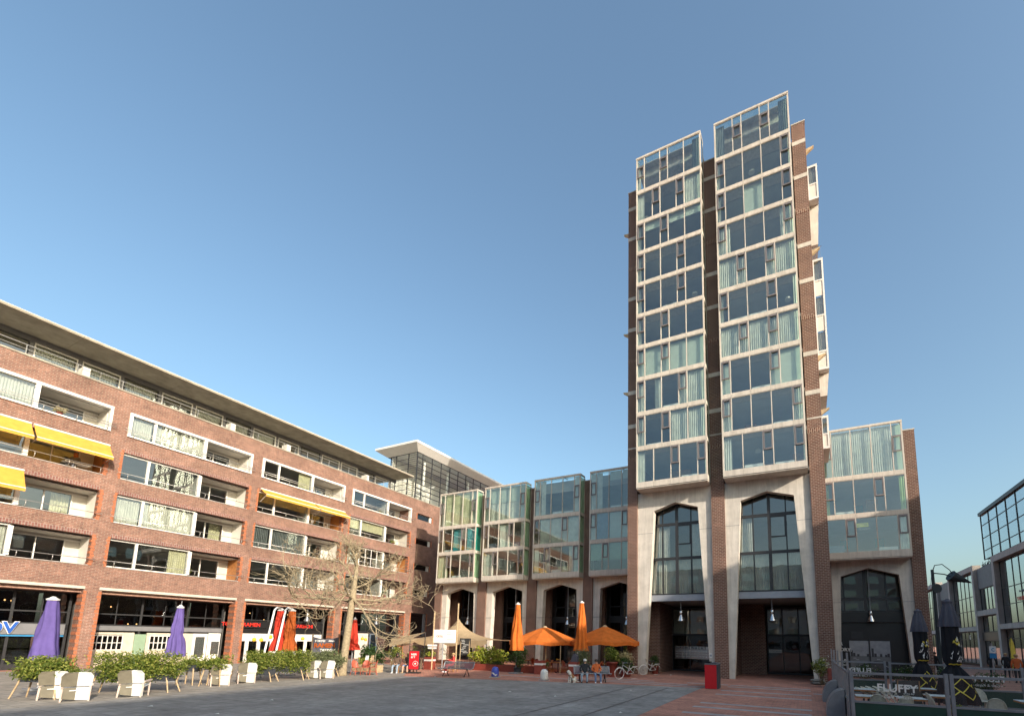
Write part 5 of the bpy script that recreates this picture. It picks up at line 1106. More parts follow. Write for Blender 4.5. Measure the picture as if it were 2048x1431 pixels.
def rattan_chair(name, loc, rz, tilt, label, mat, frame, group):
    t = thing(name, label, 'chair', loc, rz, group); t.rotation_euler = (tilt, 0, rz)
    m = MB(); m.lathe([(.01, .445), (.2, .44), (.215, .455), (.2, .47), (.01, .472)], seg=18, cap=False); m.build('seat', mat, t, True)
    b = MB(); n = 12; R = [(0, .0)]
    for i in range(n):
        for j in range(6):
            def bp(i, j):
                a = PI*(i/n)*1.0; u = j/6; xx = -.225*math.cos(a)*(1-.08*u); yy = .19*math.sin(a)*.8+.06*u+.02; hh = .47+(.40*(math.sin(a)**.6))*u; return (xx, yy, hh)
            b.quad(bp(i, j), bp(i+1, j), bp(i+1, j+1), bp(i, j+1))
    b.build('backrest', mat, t, True)
    MB().tube([(-.225*math.cos(PI*i/n), .152*math.sin(PI*i/n)+.08, .47+.40*(math.sin(PI*i/n)**.6)) for i in range(n+1)], .017, 6).build('back_rim', frame, t, True)
    for sx_ in (-1, 1):
        MB().tube([(sx_*.19, -.19, 0), (sx_*.17, -.15, .45)], .016, 6).build('leg', frame, t); MB().tube([(sx_*.2, .22, 0), (sx_*.17, .12, .45)], .016, 6).build('leg', frame, t)
    MB().tube([(.17*math.cos(a), .17*math.sin(a), .2) for a in [2*PI*k/14 for k in range(15)]], .01, 5).build('stretcher', frame, t, True)
    return t
def cafe_table(name, loc, rz, wd, dp, label, top, edge, group, h=.74):
    t = thing(name, label, 'table', loc, rz, group); MB().box(-wd/2, wd/2, -dp/2, dp/2, h-.012, h).build('table_top', top, t); MB().box(-wd/2+.01, wd/2-.01, -dp/2+.01, dp/2-.01, h-.06, h-.013).build('apron', edge, t)
    MB().tube([(0, 0, .03), (0, 0, h-.06)], .035, 8).build('column', 'dark_steel', t); MB().box(-.28, .28, -.03, .03, 0, .04).box(-.03, .03, -.28, -.031, 0, .04).box(-.03, .03, .031, .28, 0, .04).build('foot', 'dark_steel', t); return t
RG = 'red woven bistro chairs'
for k, (x, y, rz, tl, lab) in enumerate(((-24.75, 20.15, 1.6, 0, 'red woven bistro chair next to the tree trunk'), (-24.3, 20.45, .5, 0, 'red woven bistro chair in the middle facing the square'), (-23.9, 20.7, -.6, 0, 'red woven bistro chair, right one of the group'))): rattan_chair('bistro_chair', (x, y, .008), rz, tl, lab, 'rattan_red', 'rattan_red', RG)
cafe_table('bistro_table', (-24.45, 20.9, .008), .3, .55, .55, 'small red bistro table behind the red chairs', 'rattan_red', 'rattan_red', None)
t = thing('menu_stand', 'pale menu boards standing on the small red table', 'sign', (-24.45, 20.85, .748), .5)
for x in (-.16, .16): MB().prism([(x-.11, -.05, 0), (x+.11, -.05, 0), (x+.09, .02, .42), (x-.09, .02, .42)], (0, 0, 0), (0, .02, 0)).build('card', 'wood_pale' if x > 0 else 'paper', t)
def bench(loc, rz, label):
    t = thing('steel_bench', label, 'bench', loc, rz, 'curved mesh steel benches'); L = 1.0
    prof = [(-.46, .50), (-.40, .46), (-.15, .43), (.15, .45), (.28, .52), (.36, .70), (.40, .82), (.45, .84)]
    m = MB(); nx = 44                                    # perforated sheet: strips with gaps
    for i in range(nx):
        x0, x1 = -L+2*L*i/nx, -L+2*L*(i+1)/nx-.012
        for (a, za), (b, zb) in zip(prof[:-1], prof[1:]): m.quad((x0, a, za), (x1, a, za), (x1, b, zb), (x0, b, zb))
    m.build('mesh_seat', 'mesh_steel', t)
    for x in (-L-.02, L+.02): MB().tube([(x, a, z) for a, z in prof], .028, 7).build('end_frame', 'grey_steel', t, True)
    MB().tube([(-L, -.46, .5), (L, -.46, .5)], .022, 6).build('front_rail', 'grey_steel', t); MB().tube([(-L, .45, .84), (L, .45, .84)], .022, 6).build('back_rail', 'grey_steel', t)
    for x in (-.72, .72):
        MB().tube([(x, -.32, 0), (x, -.12, .2), (x, -.02, .43)], .025, 6).build('leg', 'dark_steel', t, True); MB().tube([(x, .38, 0), (x, .2, .2), (x, .06, .44)], .025, 6).build('leg', 'dark_steel', t, True)
    return t
bench((-19.55, 23.15, 0), .2, 'empty curved steel mesh bench before the hedge'); bench((-11.05, 24.75, 0), .55, 'curved steel mesh bench carrying the seated couple')

# ------------------------------------------------------------------ people and a dog (one skinned body each)
def skin_mesh(name, joints, bones, mats, root, sub=2):
    names = list(joints); me = bpy.data.meshes.new('tmp'); me.from_pydata([joints[n][0] for n in names], [(names.index(a), names.index(b)) for a, b, _ in bones], [])
    ob_ = bpy.data.objects.new('tmp', me); COL.objects.link(ob_); ob_.modifiers.new('s', 'SKIN'); sd = ob_.modifiers.new('d', 'SUBSURF'); sd.levels = sub; sd.render_levels = sub
    if not me.skin_vertices: 
        bm = bmesh.new(); bm.from_mesh(me); bm.verts.layers.skin.verify(); bm.to_mesh(me); bm.free()
    for i, n in enumerate(names):
        r = joints[n][1]; v = me.skin_vertices[0].data[i]; v.radius = (r, r) if not isinstance(r, tuple) else r; v.use_root = n == root
    dg = bpy.context.evaluated_depsgraph_get(); dg.update(); out = bpy.data.meshes.new_from_object(ob_.evaluated_get(dg)); bpy.data.objects.remove(ob_)
    ml = list(dict.fromkeys(mm for _, _, mm in bones)); out.materials.clear()
    for mm in ml: out.materials.append(M[mm])
    seg = [(Vector(joints[a][0]), Vector(joints[b][0]), ml.index(mm), joints[a][1] if not isinstance(joints[a][1], tuple) else joints[a][1][0], joints[b][1] if not isinstance(joints[b][1], tuple) else joints[b][1][0]) for a, b, mm in bones]
    for p in out.polygons:
        c = p.center; best = 9
        for a, b, k, ra, rb in seg:
            ab = b-a; u = max(0, min(1, (c-a).dot(ab)/max(ab.length_squared, 1e-9))); d = (c-a-ab*u).length/(ra+(rb-ra)*u)
            if d < best: best = d; p.material_index = k
        p.use_smooth = True
    out.name = name; return out
def hand(m, w, d, side):
    """five bent fingers reaching from wrist w along d"""
    d = Vector(d).normalized(); s = d.cross(Vector((0, 0, 1))).normalized(); up_ = s.cross(d)
    for k, (o, l) in enumerate(((-.033, .06), (-.011, .075), (.011, .07), (.033, .055))):
        a = Vector(w)+d*.05+s*o; b = a+d*l*.6-up_*.006; c = b+d*l*.3-up_*.03; m.tube([a, b, c], [.009, .009, .007], 5)
    a = Vector(w)+d*.01+s*.035*side; m.tube([a, a+d*.035+s*.025*side, a+d*.065+s*.02*side-up_*.01], [.011, .010, .008], 5)
def person(loc, rz, label, pose, top, legs, shoe, skin_, hair, cap=None, long_hair=False, arms=None, scale=1, legmat_low=None, turn=0, z=None):
    t = thing('person', label, 'person', loc, rz, None); S = pose == 'sit'
    if S:
        J = dict(pel=((0, 0, .55), (.15, .13)), bel=((0, .03, .72), (.145, .12)), che=((0, .06, .93), (.165, .125)), nek=((0, .05, 1.09), .055), hb=((0, .035, 1.16), .07), ht=((0, .03, 1.27), .085))
        for s, n in ((-1, 'l'), (1, 'r')):
            J[n+'hip'] = ((s*.10, -.03, .52), .10); J[n+'kn'] = ((s*.15, -.44, .50), .072); J[n+'an'] = ((s*.15, -.47, .12), .05); J[n+'he'] = ((s*.15, -.47, .06), .045); J[n+'to'] = ((s*.17, -.66, .045), .04)
            J[n+'sh'] = ((s*.18, .06, .99), .068)
        A = arms or [((-.27, -.02, .74), (-.08, -.27, .63)), ((.27, -.02, .74), (.08, -.27, .63))]
    else:
        J = dict(pel=((0, 0, .95), (.145, .11)), bel=((0, -.01, 1.12), (.14, .11)), che=((0, 0, 1.33), (.165, .12)), nek=((0, .01, 1.50), .055), hb=((0, -.005, 1.57), .07), ht=((0, -.01, 1.68), .085))
        for s, n, st_ in ((-1, 'l', .12), (1, 'r', -.10)):
            J[n+'hip'] = ((s*.09, 0, .90), .095); J[n+'kn'] = ((s*.10, -st_*.5-.02, .50), .068); J[n+'an'] = ((s*.10, -st_*.6+.03, .10), .048); J[n+'he'] = ((s*.10, -st_*.6+.04, .055), .045); J[n+'to'] = ((s*.12, -st_*.6-.14, .04), .04)
            J[n+'sh'] = ((s*.18, .01, 1.40), .066)
        A = arms or [((-.25, .04, 1.13), (-.24, -.06, .90)), ((.25, .02, 1.13), (.22, -.10, .91))]
    B = [('pel', 'bel', top), ('bel', 'che', top), ('che', 'nek', top), ('nek', 'hb', skin_), ('hb', 'ht', skin_)]
    for (el, wr), n in zip(A, 'lr'):
        J[n+'el'] = (el, .052); J[n+'wr'] = (wr, .036); d = (Vector(wr)-Vector(el)).normalized(); J[n+'ha'] = (tuple(Vector(wr)+d*.06), (.042, .026))
        B += [('che', n+'sh', top), (n+'sh', n+'el', top), (n+'el', n+'wr', top), (n+'wr', n+'ha', skin_), ('pel', n+'hip', legs), (n+'hip', n+'kn', legs), (n+'kn', n+'an', legmat_low or legs), (n+'an', n+'he', shoe), (n+'he', n+'to', shoe)]
    me = skin_mesh('body', J, B, None, 'pel'); put('body', me, t)
    m = MB()
    for (el, wr), sd in zip(A, (1, -1)): hand(m, wr, Vector(wr)-Vector(el), sd)
    m.build('fingers', skin_, t, True)
    hx = Vector(J['ht'][0]); h = MB(); hc = hx+Vector((0, -.01, -.04))
    prof = [(.107, -.02), (.108, .03), (.095, .075), (.065, .105), (.02, .118)]
    h.lathe(prof, (hc.x, hc.y+.022, hc.z), 14, cap=True)
    if long_hair: h.lathe([(.07, -.26), (.115, -.2), (.118, -.1), (.107, -.02)], (hc.x, hc.y+.06, hc.z), 14)
    h.build('hair' if not cap else 'cap', cap or hair, t, True)
    if cap: MB().prism([(-.07, 0, 0), (.07, 0, 0), (.05, -.1, -.02), (-.05, -.1, -.02)], tuple(hc+Vector((0, -.085, .03))), tuple(hc+Vector((0, -.085, .042)))).build('cap_peak', cap, t)
    f = MB(); f.tube([hc+Vector((0, -.075, -.02)), hc+Vector((0, -.115, -.055)), hc+Vector((0, -.08, -.06))], [.008, .014, .008], 5); f.build('nose', skin_, t)
    e = MB()
    for s in (-1, 1): e.lathe([(.004, -.008), (.011, 0), (.004, .008)], tuple(hc+Vector((s*.035, -.088, -.02))), 6)
    e.build('eyes', 'black', t); MB().box(hc.x-.026, hc.x+.026, hc.y-.09, hc.y-.078, hc.z-.096, hc.z-.088).build('mouth', 'red_wear', t)
    e = MB()
    for s in (-1, 1): e.lathe([(.004, -.028), (.014, 0), (.006, .026)], tuple(hc+Vector((s*.088, .01, -.035))), 6)
    e.build('ears', skin_, t)
    t.scale = (scale,)*3; return t
bz = .55; bx_ = Vector((math.cos(bz), math.sin(bz), 0))
person(tuple(Vector((-11.1, 24.62, -.06))-bx_*.33), bz-.15, 'seated person in black hoodie, light jeans and white cap', 'sit', 'black_wear', 'jeans_light', 'black_wear', 'skin', 'hair_dark', cap='cap_white', arms=[((-.28, .0, .74), (-.14, -.28, .66)), ((.30, .02, .76), (.16, -.24, .62))])
person(tuple(Vector((-11.1, 24.62, -.06))+bx_*.33), bz+.1, 'seated person in orange sweater, dark jeans and white shoes', 'sit', 'orange_wear', 'jeans', 'shoe_white', 'skin', 'hair_dark')
person((-24.35, 22.95, -.04), .55, 'seated woman in dark jacket and jeans with long dark hair', 'sit', 'brown_wear', 'jeans_light', 'shoe_white', 'skin', 'hair_dark', long_hair=True)
person((-23.95, 23.5, -.04), .45, 'seated woman in dark jacket and denim skirt with blond hair', 'sit', 'brown_wear', 'jeans', 'wood_pale', 'skin', 'hair_blond', long_hair=True, legmat_low='skin')
person((-22.1, 25.75, -.04), -.5, 'seated person in red jacket and red trousers beside the empty bench', 'sit', 'red_wear', 'red_wear', 'shoe_white', 'skin', 'hair_blond', arms=[((-.26, -.05, .78), (-.12, -.32, .88)), ((.26, -.05, .78), (.10, -.32, .88))])
person((-41.95, 11.7, 12.40), .9, 'red-haired person sitting on the balcony under the yellow awning', 'sit', 'grey_wear', 'grey_wear', 'black_wear', 'skin', 'hair_red', long_hair=True)
person((13.3, 48.4, 0), 2.9, 'dark-clothed pedestrian walking left of the sign post', 'stand', 'black_wear', 'black_wear', 'black_wear', 'skin', 'hair_dark', scale=1.05)
person((13.9, 47.4, 0), 2.7, 'tall pedestrian in black coat beside the sign post', 'stand', 'black_wear', 'black_wear', 'black_wear', 'skin', 'hair_blond', scale=1.08)
person((12.55, 41.0, 0), 3.0, 'pedestrian with orange shoulders at the right edge', 'stand', 'orange_wear', 'black_wear', 'black_wear', 'skin', 'hair_blond', scale=1.08)
person((8.9, 44.8, 0), 2.4, 'pedestrian in black behind the large furled black parasol', 'stand', 'black_wear', 'black_wear', 'black_wear', 'skin', 'hair_dark', scale=1.08)
for x, y, rz in ((-24.3, 23.05, .55), (-23.9, 23.6, .45), (-22.1, 25.85, -.5)):
    tag(MB().box(-.24, .24, -.2, .24, .38, .44).box(-.22, -.17, -.18, -.13, 0, .38).box(.17, .22, -.18, -.13, 0, .38).box(-.22, -.17, .17, .22, 0, .38).box(.17, .22, .17, .22, 0, .38).build('stool', 'wood', None, loc=(x, y, .008)), {-24.3: 'wooden stool under the dark-haired seated woman', -23.9: 'wooden stool under the blond seated woman', -22.1: 'wooden stool under the person in red'}[x], 'stool', 'wooden stools')
# dog
J = dict(rump=((0, .16, .16), .11), belly=((0, .08, .28), .105), chest=((0, -.08, .38), .10), neck=((0, -.14, .48), .07), head=((0, -.18, .56), .068), muz=((0, -.28, .54), .036), nose=((0, -.32, .535), .024), tail=((0, .3, .06), .025), tail2=((.05, .42, .05), .014))
for s, n in ((-1, 'l'), (1, 'r')):
    J[n+'fs'] = ((s*.07, -.1, .3), .045); J[n+'fe'] = ((s*.075, -.13, .16), .03); J[n+'fp'] = ((s*.075, -.14, .03), .028); J[n+'ft'] = ((s*.075, -.19, .02), .025); J[n+'hk'] = ((s*.13, .0, .17), .055); J[n+'hh'] = ((s*.14, .14, .05), .032); J[n+'hp'] = ((s*.14, -.02, .03), .028); J[n+'ea'] = ((s*.055, -.15, .62), .018)
B = [('rump', 'belly', 'fur_white'), ('belly', 'chest', 'fur_brown'), ('chest', 'neck', 'fur_white'), ('neck', 'head', 'fur_white'), ('head', 'muz', 'fur_white'), ('muz', 'nose', 'black'), ('rump', 'tail', 'fur_white'), ('tail', 'tail2', 'fur_white')]
for n in 'lr': B += [('chest', n+'fs', 'fur_white'), (n+'fs', n+'fe', 'fur_white'), (n+'fe', n+'fp', 'fur_white'), (n+'fp', n+'ft', 'fur_white'), ('rump', n+'hk', 'fur_white'), (n+'hk', n+'hh', 'fur_white'), (n+'hh', n+'hp', 'fur_white'), ('head', n+'ea', 'fur_brown')]
t = thing('dog', 'white and brown dog sitting beside the person in black hoodie', 'dog', (-11.75, 23.55, .0), -.55); t.scale = (1.12,)*3; put('body', skin_mesh('body', J, B, None, 'belly'), t)
MB().lathe([(.082, -.012), (.085, 0), (.082, .012)], (0, -.12, .44), 12, cap=False).build('collar', 'black', t)
tag(MB().tube([(-11.72, 23.55, .45), (-11.5, 23.9, .38), (-11.35, 24.1, .6)], .008, 4).build('dog_lead', 'black'), 'thin lead between the dog and the person in black', 'lead')
m = MB()
for s in (-1, 1): m.lathe([(.003, -.006), (.008, 0), (.003, .006)], (s*.03, -.235, .58), 6)
m.build('eyes', 'black', t)

# ------------------------------------------------------------------ bicycles, bollards, cabinet
def bicycle(loc, rz, lean, label):
    t = thing('bicycle', label, 'bicycle', loc, rz, 'white bicycles at the foot of the tower'); t.rotation_euler = (lean, 0, rz)
    def ring(c, R, r, nm, mat, par=t): return MB().tube([(c[0]+R*math.cos(a), c[1], c[2]+R*math.sin(a)) for a in [2*PI*k/28 for k in range(29)]], r, 6, False).build(nm, mat, par, True)
    for x in (-.53, .53):
        w_ = ring((x, 0, .35), .335, .02, 'wheel', 'bike_white'); s = MB()
        for k in range(14): a = 2*PI*k/14; s.tube([(x, 0, .35), (x+.325*math.cos(a), 0, .35+.325*math.sin(a))], .003, 3, False)
        s.build('spokes', 'alu', w_); MB().tube([(x, -.04, .35), (x, .04, .35)], .025, 8).build('hub', 'alu', w_)
        MB().tube([(x+.37*math.cos(a), 0, .35+.37*math.sin(a)) for a in [PI*(.1+.75*k/10) if x > 0 else PI*(.2+.75*k/10) for k in range(11)]], .016, 5).build('mudguard', 'bike_white', t)
    fr = MB(); bb, st_, hd, hd2 = (0.05, 0, .30), (.2, 0, .82), (-.33, 0, .86), (-.36, 0, .72)
    fr.tube([bb, st_], .018, 7); fr.tube([hd2, bb], .02, 7); fr.tube([hd, (.13, 0, .62)], .018, 7); fr.tube([bb, (.53, 0, .35)], .012, 6); fr.tube([(.16, 0, .70), (.53, 0, .35)], .011, 6); fr.tube([hd, hd2, (-.46, 0, .50), (-.53, 0, .35)], .016, 7); fr.build('frame', 'bike_white', t)
    MB().tube([hd, (-.31, 0, 1.0)], .014, 6).tube([(-.10, -.28, 1.02), (-.24, -.26, 1.05), (-.31, -.08, 1.0), (-.31, .08, 1.0), (-.24, .26, 1.05), (-.10, .28, 1.02)], .013, 6).build('handlebar', 'alu', t, True)
    MB().tube([st_, (.22, 0, .92)], .013, 6).build('seat_post', 'alu', t); MB().prism([(.05, -.03, 0), (.05, .03, 0), (.2, .08, 0), (.36, .09, 0), (.38, 0, 0), (.36, -.09, 0), (.2, -.08, 0)], (0, 0, .93), (0, 0, .98)).build('saddle', 'black', t)
    MB().tube([(.12, -.05, .30), (-.02, -.05, .30), (-.02, -.15, .30)], .01, 5).build('pedal', 'dark_steel', t); MB().lathe([(.09, -.006), (.095, 0), (.09, .006)], (0, 0, 0), 16).build('chain_ring', 'dark_steel', t).location = (.05, -.04, .30)
    bpy.data.objects[t.children[-1].name].rotation_euler = (PI/2, 0, 0)
    MB().box(.42, .78, -.06, .06, .74, .76).build('rack', 'bike_white', t); MB().tube([(.53, .03, .35), (.62, .03, .74)], .008, 4).build('rack_stay', 'bike_white', t); return t
bicycle((-10.15, 27.9, 0), .95, .12, 'white bicycle leaning by the shrubs left of the tower pier'); bicycle((-10.0, 32.2, 0), .9, .12, 'white bicycle inside the left tower entrance')
def bollard(x, y, mat, label, spots=None):
    t = thing('bollard', label, 'bollard', (x, y, 0), 0, 'squat round-topped bollards'); MB().box(-.24, .24, -.24, .24, 0, .07).build('foot', 'stone_band', t)
    MB().lathe([(.21, .07), (.225, .12), (.225, .40), (.21, .50), (.16, .60), (.08, .65), (.01, .66)], seg=20).build('body', mat, t, True)
    if spots:
        rn = random.Random(9)
        for k in range(16):
            a = rn.random()*6.28; z = rn.uniform(.15, .45); c, s = math.cos(a), math.sin(a); w_ = rn.uniform(.03, .07); tx, ty = -s*w_, c*w_; r = .232
            MB().quad((r*c-tx, r*s-ty, z-.02), (r*c+tx, r*s+ty, z-.02), (r*c+tx*.6, r*s+ty*.6, z+.05), (r*c-tx*.6, r*s-ty*.6, z+.04)).build('painted_mark', 'bollard_white', t)
    return t
bollard(-17.05, 23.75, 'bollard_blue', 'blue and white painted bollard', True); bollard(-13.65, 23.8, 'bollard_white', 'plain white bollard right of the blue one')
t = thing('utility_cabinet', 'bright red utility cabinet with dark sides before the tower', 'cabinet', (-4.46, 25.35, 0), .05)
MB().box(-.3, .33, -.58, .62, 0, 1.22).build('body', 'planter_dark', t); MB().box(-.31, .27, -.60, -.581, .02, 1.2).build('red_front', 'box_red', t); MB().box(-.32, .35, -.61, .64, 1.221, 1.26).build('lid', 'grey_panel', t)
tag(MB().box(-4.72, -4.5, 25.0, 25.4, 1.27, 1.36).build('litter_bag', 'black_cloth'), 'black rubbish left on the red cabinet', 'rubbish'); tag(MB().box(-4.42, -4.2, 24.95, 25.5, 1.27, 1.31).build('flattened_carton', 'grey_cloth'), 'flat grey carton left on the red cabinet', 'carton')
rn = random.Random(12)
for k, (x, y, lab) in enumerate(((-17.5, 10.8, 'white paper scrap on the dark paving below the plane tree'), (-20.0, 21.85, 'white paper scrap near the shadow edge by the sandwich board'), (-12.0, 17.9, 'white paper scrap in the middle of the square'), (-9.5, 17.55, 'white paper scrap right of the middle of the square'), (-7.6, 21.6, 'white paper scrap before the seated couple'), (-5.6, 14.9, 'white paper scrap beside the red paving edge'), (-15.8, 8.2, 'white paper scrap nearest the bottom of the picture'), (-19.1, 7.95, 'white paper scrap in the shade by the white chairs'), (-8.6, 32.8, 'white paper scrap in the left tower entrance'))):
    s = rn.uniform(.05, .09); o = MB().quad((-s, -s*.7, .012), (s, -s*.5, .03), (s*.8, s*.6, .014), (-s*.7, s*.8, .04)).build('paper_scrap', 'paper', None, loc=(x, y, 0)); tag(o, lab, 'litter', 'paper scraps on the square')

# ------------------------------------------------------------------ cafe furniture in the arcade shade
BG = 'wooden terrace tables under the open orange parasols'; rn = random.Random(21)
ORD = ('first', 'second', 'third', 'fourth', 'fifth', 'sixth')
pm('wood_red', (.35, .08, .05), .6); pm('cloth_pink', (.6, .1, .25), .8)
for k, (x, y) in enumerate(((-16.2, 30.2), (-14.9, 30.6), (-15.7, 32.6), (-17.9, 30.9), (-12.6, 31.0), (-19.6, 31.6))):
    cafe_table('terrace_table', (x, y, 0), rn.uniform(-.2, .2), .75, .75, f'wooden terrace table under the orange parasols, {ORD[k]} from the gap between the red planters', 'wood', 'wood_orange', BG)
    for s in (-1, 1): rattan_chair('terrace_chair', (x+s*.62, y-.1, 0), s*PI/2+rn.uniform(-.3, .3), 0, f'{"left" if s < 0 else "right"} wooden chair at the {ORD[k]} terrace table under the orange parasols', 'wood_red', 'wood_orange', 'wooden chairs under the orange parasols')
for k, (x, y, mt) in enumerate(((-14.9, 30.6, 'cloth_pink'), (-16.2, 30.2, 'lantern_yellow'))): bush('table_flowers', x, y, (0, 0, .1), (.16, .16, .1), ('pink' if k == 0 else 'yellow')+' flowers on a terrace table by the red planter post', 'flowers', mt, .07, 90, 60+k, z0=.74, lumps=4)
for k, (x, y, h) in enumerate(((-16.9, 29.6, 2.0), (-15.6, 29.4, 1.9))): tag(MB().tube([(x, y, 0), (x, y, h)], .03, 6).build('wooden_post', 'wood_pale'), ('left', 'right')[k]+' slim wooden post under the first open orange parasol', 'post', 'slim wooden posts')
# the glass-fenced terrace at the lower right
FX0, FX1, FY0, FY1 = 1.12, 7.3, 16.55, 26.8
FG = 'glass fence panels of the black and green terrace'
def fence_panel(ax, a, b, c, label, text=None, rev=False, low='fence_green'):
    """ax 'x': runs along x at y=c; 'y': runs along y at x=c"""
    t = thing('glass_fence', label, 'fence', ((a+b)/2, c, 0) if ax == 'x' else (c, (a+b)/2, 0), 0 if ax == 'x' else PI/2, FG); L = (b-a)/2
    for x in (-L+.05, L-.05): MB().box(x-.045, x+.045, -.045, .045, 0, 1.60).build('post', 'fence_grey', t)
    MB().box(-L+.1, L-.1, -.03, .03, 1.49, 1.56).build('top_rail', 'fence_grey', t); MB().box(-L+.1, L-.1, -.03, .03, .66, .72).build('middle_rail', 'fence_grey', t); MB().box(-L+.1, L-.1, -.03, .03, .03, .09).build('bottom_rail', 'fence_grey', t)
    MB().box(-L+.1, L-.1, -.006, .006, .721, 1.489).build('pane', 'glass_fence', t); MB().box(-L+.1, L-.1, -.012, .012, .091, .659).build('lower_panel', low, t)
    if text:
        s = -1 if rev else 1
        lettering(t, text, .31, 'white_paint', (-.52*s, -.012, 1.03), (s, 0, 0), bold=.006, ext=.002); lettering(t, '- Cafe & Resto -', .14, 'white_paint', (-.45*s, -.012, .84), (s, 0, 0), bold=.0, ext=.002, shear=.25)
    return t
fence_panel('x', 1.14, 3.55, FY0, 'front glass fence panel with large white lettering, nearest the brick paving', 'FLUFFY'); fence_panel('x', 3.57, 6.0, FY0, 'front glass fence panel in the lower right corner'); fence_panel('x', 6.02, 8.4, FY0, 'front glass fence panel beyond the right edge')
fence_panel('x', 1.14, 3.4, FY1, 'back glass fence panel with mirrored white lettering by the corner planter', 'FLUFFY', True); fence_panel('x', 3.42, 5.6, 26.2, 'back glass fence panel behind the smaller furled black parasol'); fence_panel('x', 5.2, 7.4, 23.6, 'back glass fence panel with mirrored white lettering behind the big furled parasol', 'FLUFFY', True)
for k in range(4):
    ya = FY0+.1+k*2.55
    t = thing('glass_fence', ('nearest', 'second', 'third', 'farthest')[k]+' side fence panel along the brick paving', 'fence', (FX0, ya+1.25, 0), PI/2, 'side fence panels of the terrace'); L = 1.25
    for x in (-L+.05, -.4, .4, L-.05): MB().tube([(x, 0, 0), (x, 0, 1.55 if abs(x) < 1 else 2.12)], .032, 6).build('post', 'fence_grey', t)
    MB().box(-L, L, -.03, .03, 1.5, 1.56).build('top_rail', 'fence_grey', t); MB().box(-L, L, -.03, .03, .66, .71).build('middle_rail', 'fence_grey', t); MB().box(-L+.1, L-.1, -.006, .006, .711, 1.499).build('pane', 'glass_fence', t); MB().box(-L+.1, L-.1, -.01, .01, .1, .659).build('lower_panel', 'grey_panel', t)
for k, y in enumerate((18.5, 22.7)):
    m = MB(); pts = [(0, 0, 0), (-.55, 0, 0)]+[(-.55+.55*(1-math.cos(a)), 0, .1+.78*math.sin(a)) for a in [PI/2*q/8 for q in range(9)]]
    m.prism(pts, (0, -.45, 0), (0, .45, 0)); o = m.build('fence_weight', 'fence_grey', None, loc=(FX0-.05, y, 0)); tag(o, ('nearer', 'farther')[k]+' rounded grey fence weight on the brick paving', 'fence weight', 'rounded grey fence weights')
def black_parasol(x, y, h, rb, label, seed):
    def body(z):
        if z < 1.6: return rb*(.5+.42*max(0, (1.6-z)/1.25))-.30*rb*math.exp(-((z-1.62)/.12)**2)
        return (.24 if z < h-1 else .24*(h-.1-z)/.9+.08*(1-(h-.1-z)/.9))-.30*rb*math.exp(-((z-1.62)/.12)**2)*.5
    t, f = closed_parasol('parasol', x, y, h, .35, .12, rb, 'black_cloth', label, 'furled black parasols with yellow print', 8, 0, cap='grey_cloth', shape=body)
    MB().lathe([(.30, h-.98), (.28, h-.8), (.18, h-.3), (.10, h-.04)], seg=48, fold=lambda a, i: 1+(.2-.03*i)*math.sin(8*a)+.06*math.sin(3*a), cap=False).build('top_flap', 'grey_cloth', t, True)
    rn = random.Random(seed)
    def rad(z): return body(z)*1.2+.012
    def strip(pts, wd, mat, nm):
        m = MB()
        for (a0, z0), (a1, z1) in zip(pts[:-1], pts[1:]):
            n = 4
            for q in range(n):
                A0, Z0 = a0+(a1-a0)*q/n, z0+(z1-z0)*q/n; A1, Z1 = a0+(a1-a0)*(q+1)/n, z0+(z1-z0)*(q+1)/n
                P = [(rad(Z)*math.cos(A), rad(Z)*math.sin(A), Z) for A, Z in ((A0, Z0-wd), (A1, Z1-wd), (A1, Z1+wd), (A0, Z0+wd))]; m.quad(*P)
        m.build(nm, mat, t)
    face = -1.0
    for k in range(3): strip([(face-1.1+.55*q+k*.1, .55+.28*((q+k) % 2)+k*.22) for q in range(5)], .022, 'yellow_print', 'yellow_band')
    strip([(face-1.3+.3*q, 1.72+.02*(q % 2)) for q in range(9)], .02, 'yellow_print', 'yellow_band')
    for k in range(14): a = face+rn.uniform(-1, 1); z = rn.uniform(1.8, 2.15); strip([(a, z), (a+.12, z+rn.uniform(-.08, .08)), (a+.2, z+.1)], .025, 'chair_white', 'printed_letter')
    for k in range(10): a = face+rn.uniform(-.9, .9); z = rn.uniform(2.2, 2.6); strip([(a, z), (a+.13, z+rn.uniform(-.05, .1)), (a+.25, z-.03)], .035, 'yellow_print' if k % 2 else 'chair_white', 'printed_leaf')
    return t
black_parasol(4.55, 25.3, 3.95, .5, 'smaller furled black parasol with yellow print farther back', 1); black_parasol(4.75, 21.3, 4.05, .62, 'larger furled black parasol with yellow zigzag print', 2)
TG = 'white-topped tables on the glass-fenced terrace'; CG = 'beige woven chairs on the glass-fenced terrace'
for x, y, rz, lab in ((1.85, 20.7, 0, 'white-topped cafe table left of the leaning chairs'), (2.9, 18.2, .1, 'white-topped cafe table before the chalkboard'), (3.9, 19.6, 0, 'white-topped cafe table left of the big furled parasol'), (4.0, 22.4, 0, 'white-topped cafe table behind the big furled parasol'), (6.2, 19.3, 0, 'white-topped cafe table at the right edge'), (1.75, 18.1, 0, 'white-topped cafe table in the near corner by the fence')): cafe_table('cafe_table', (x, y, 0), rz, .75, .7, lab, 'table_white', 'wood_orange', TG)
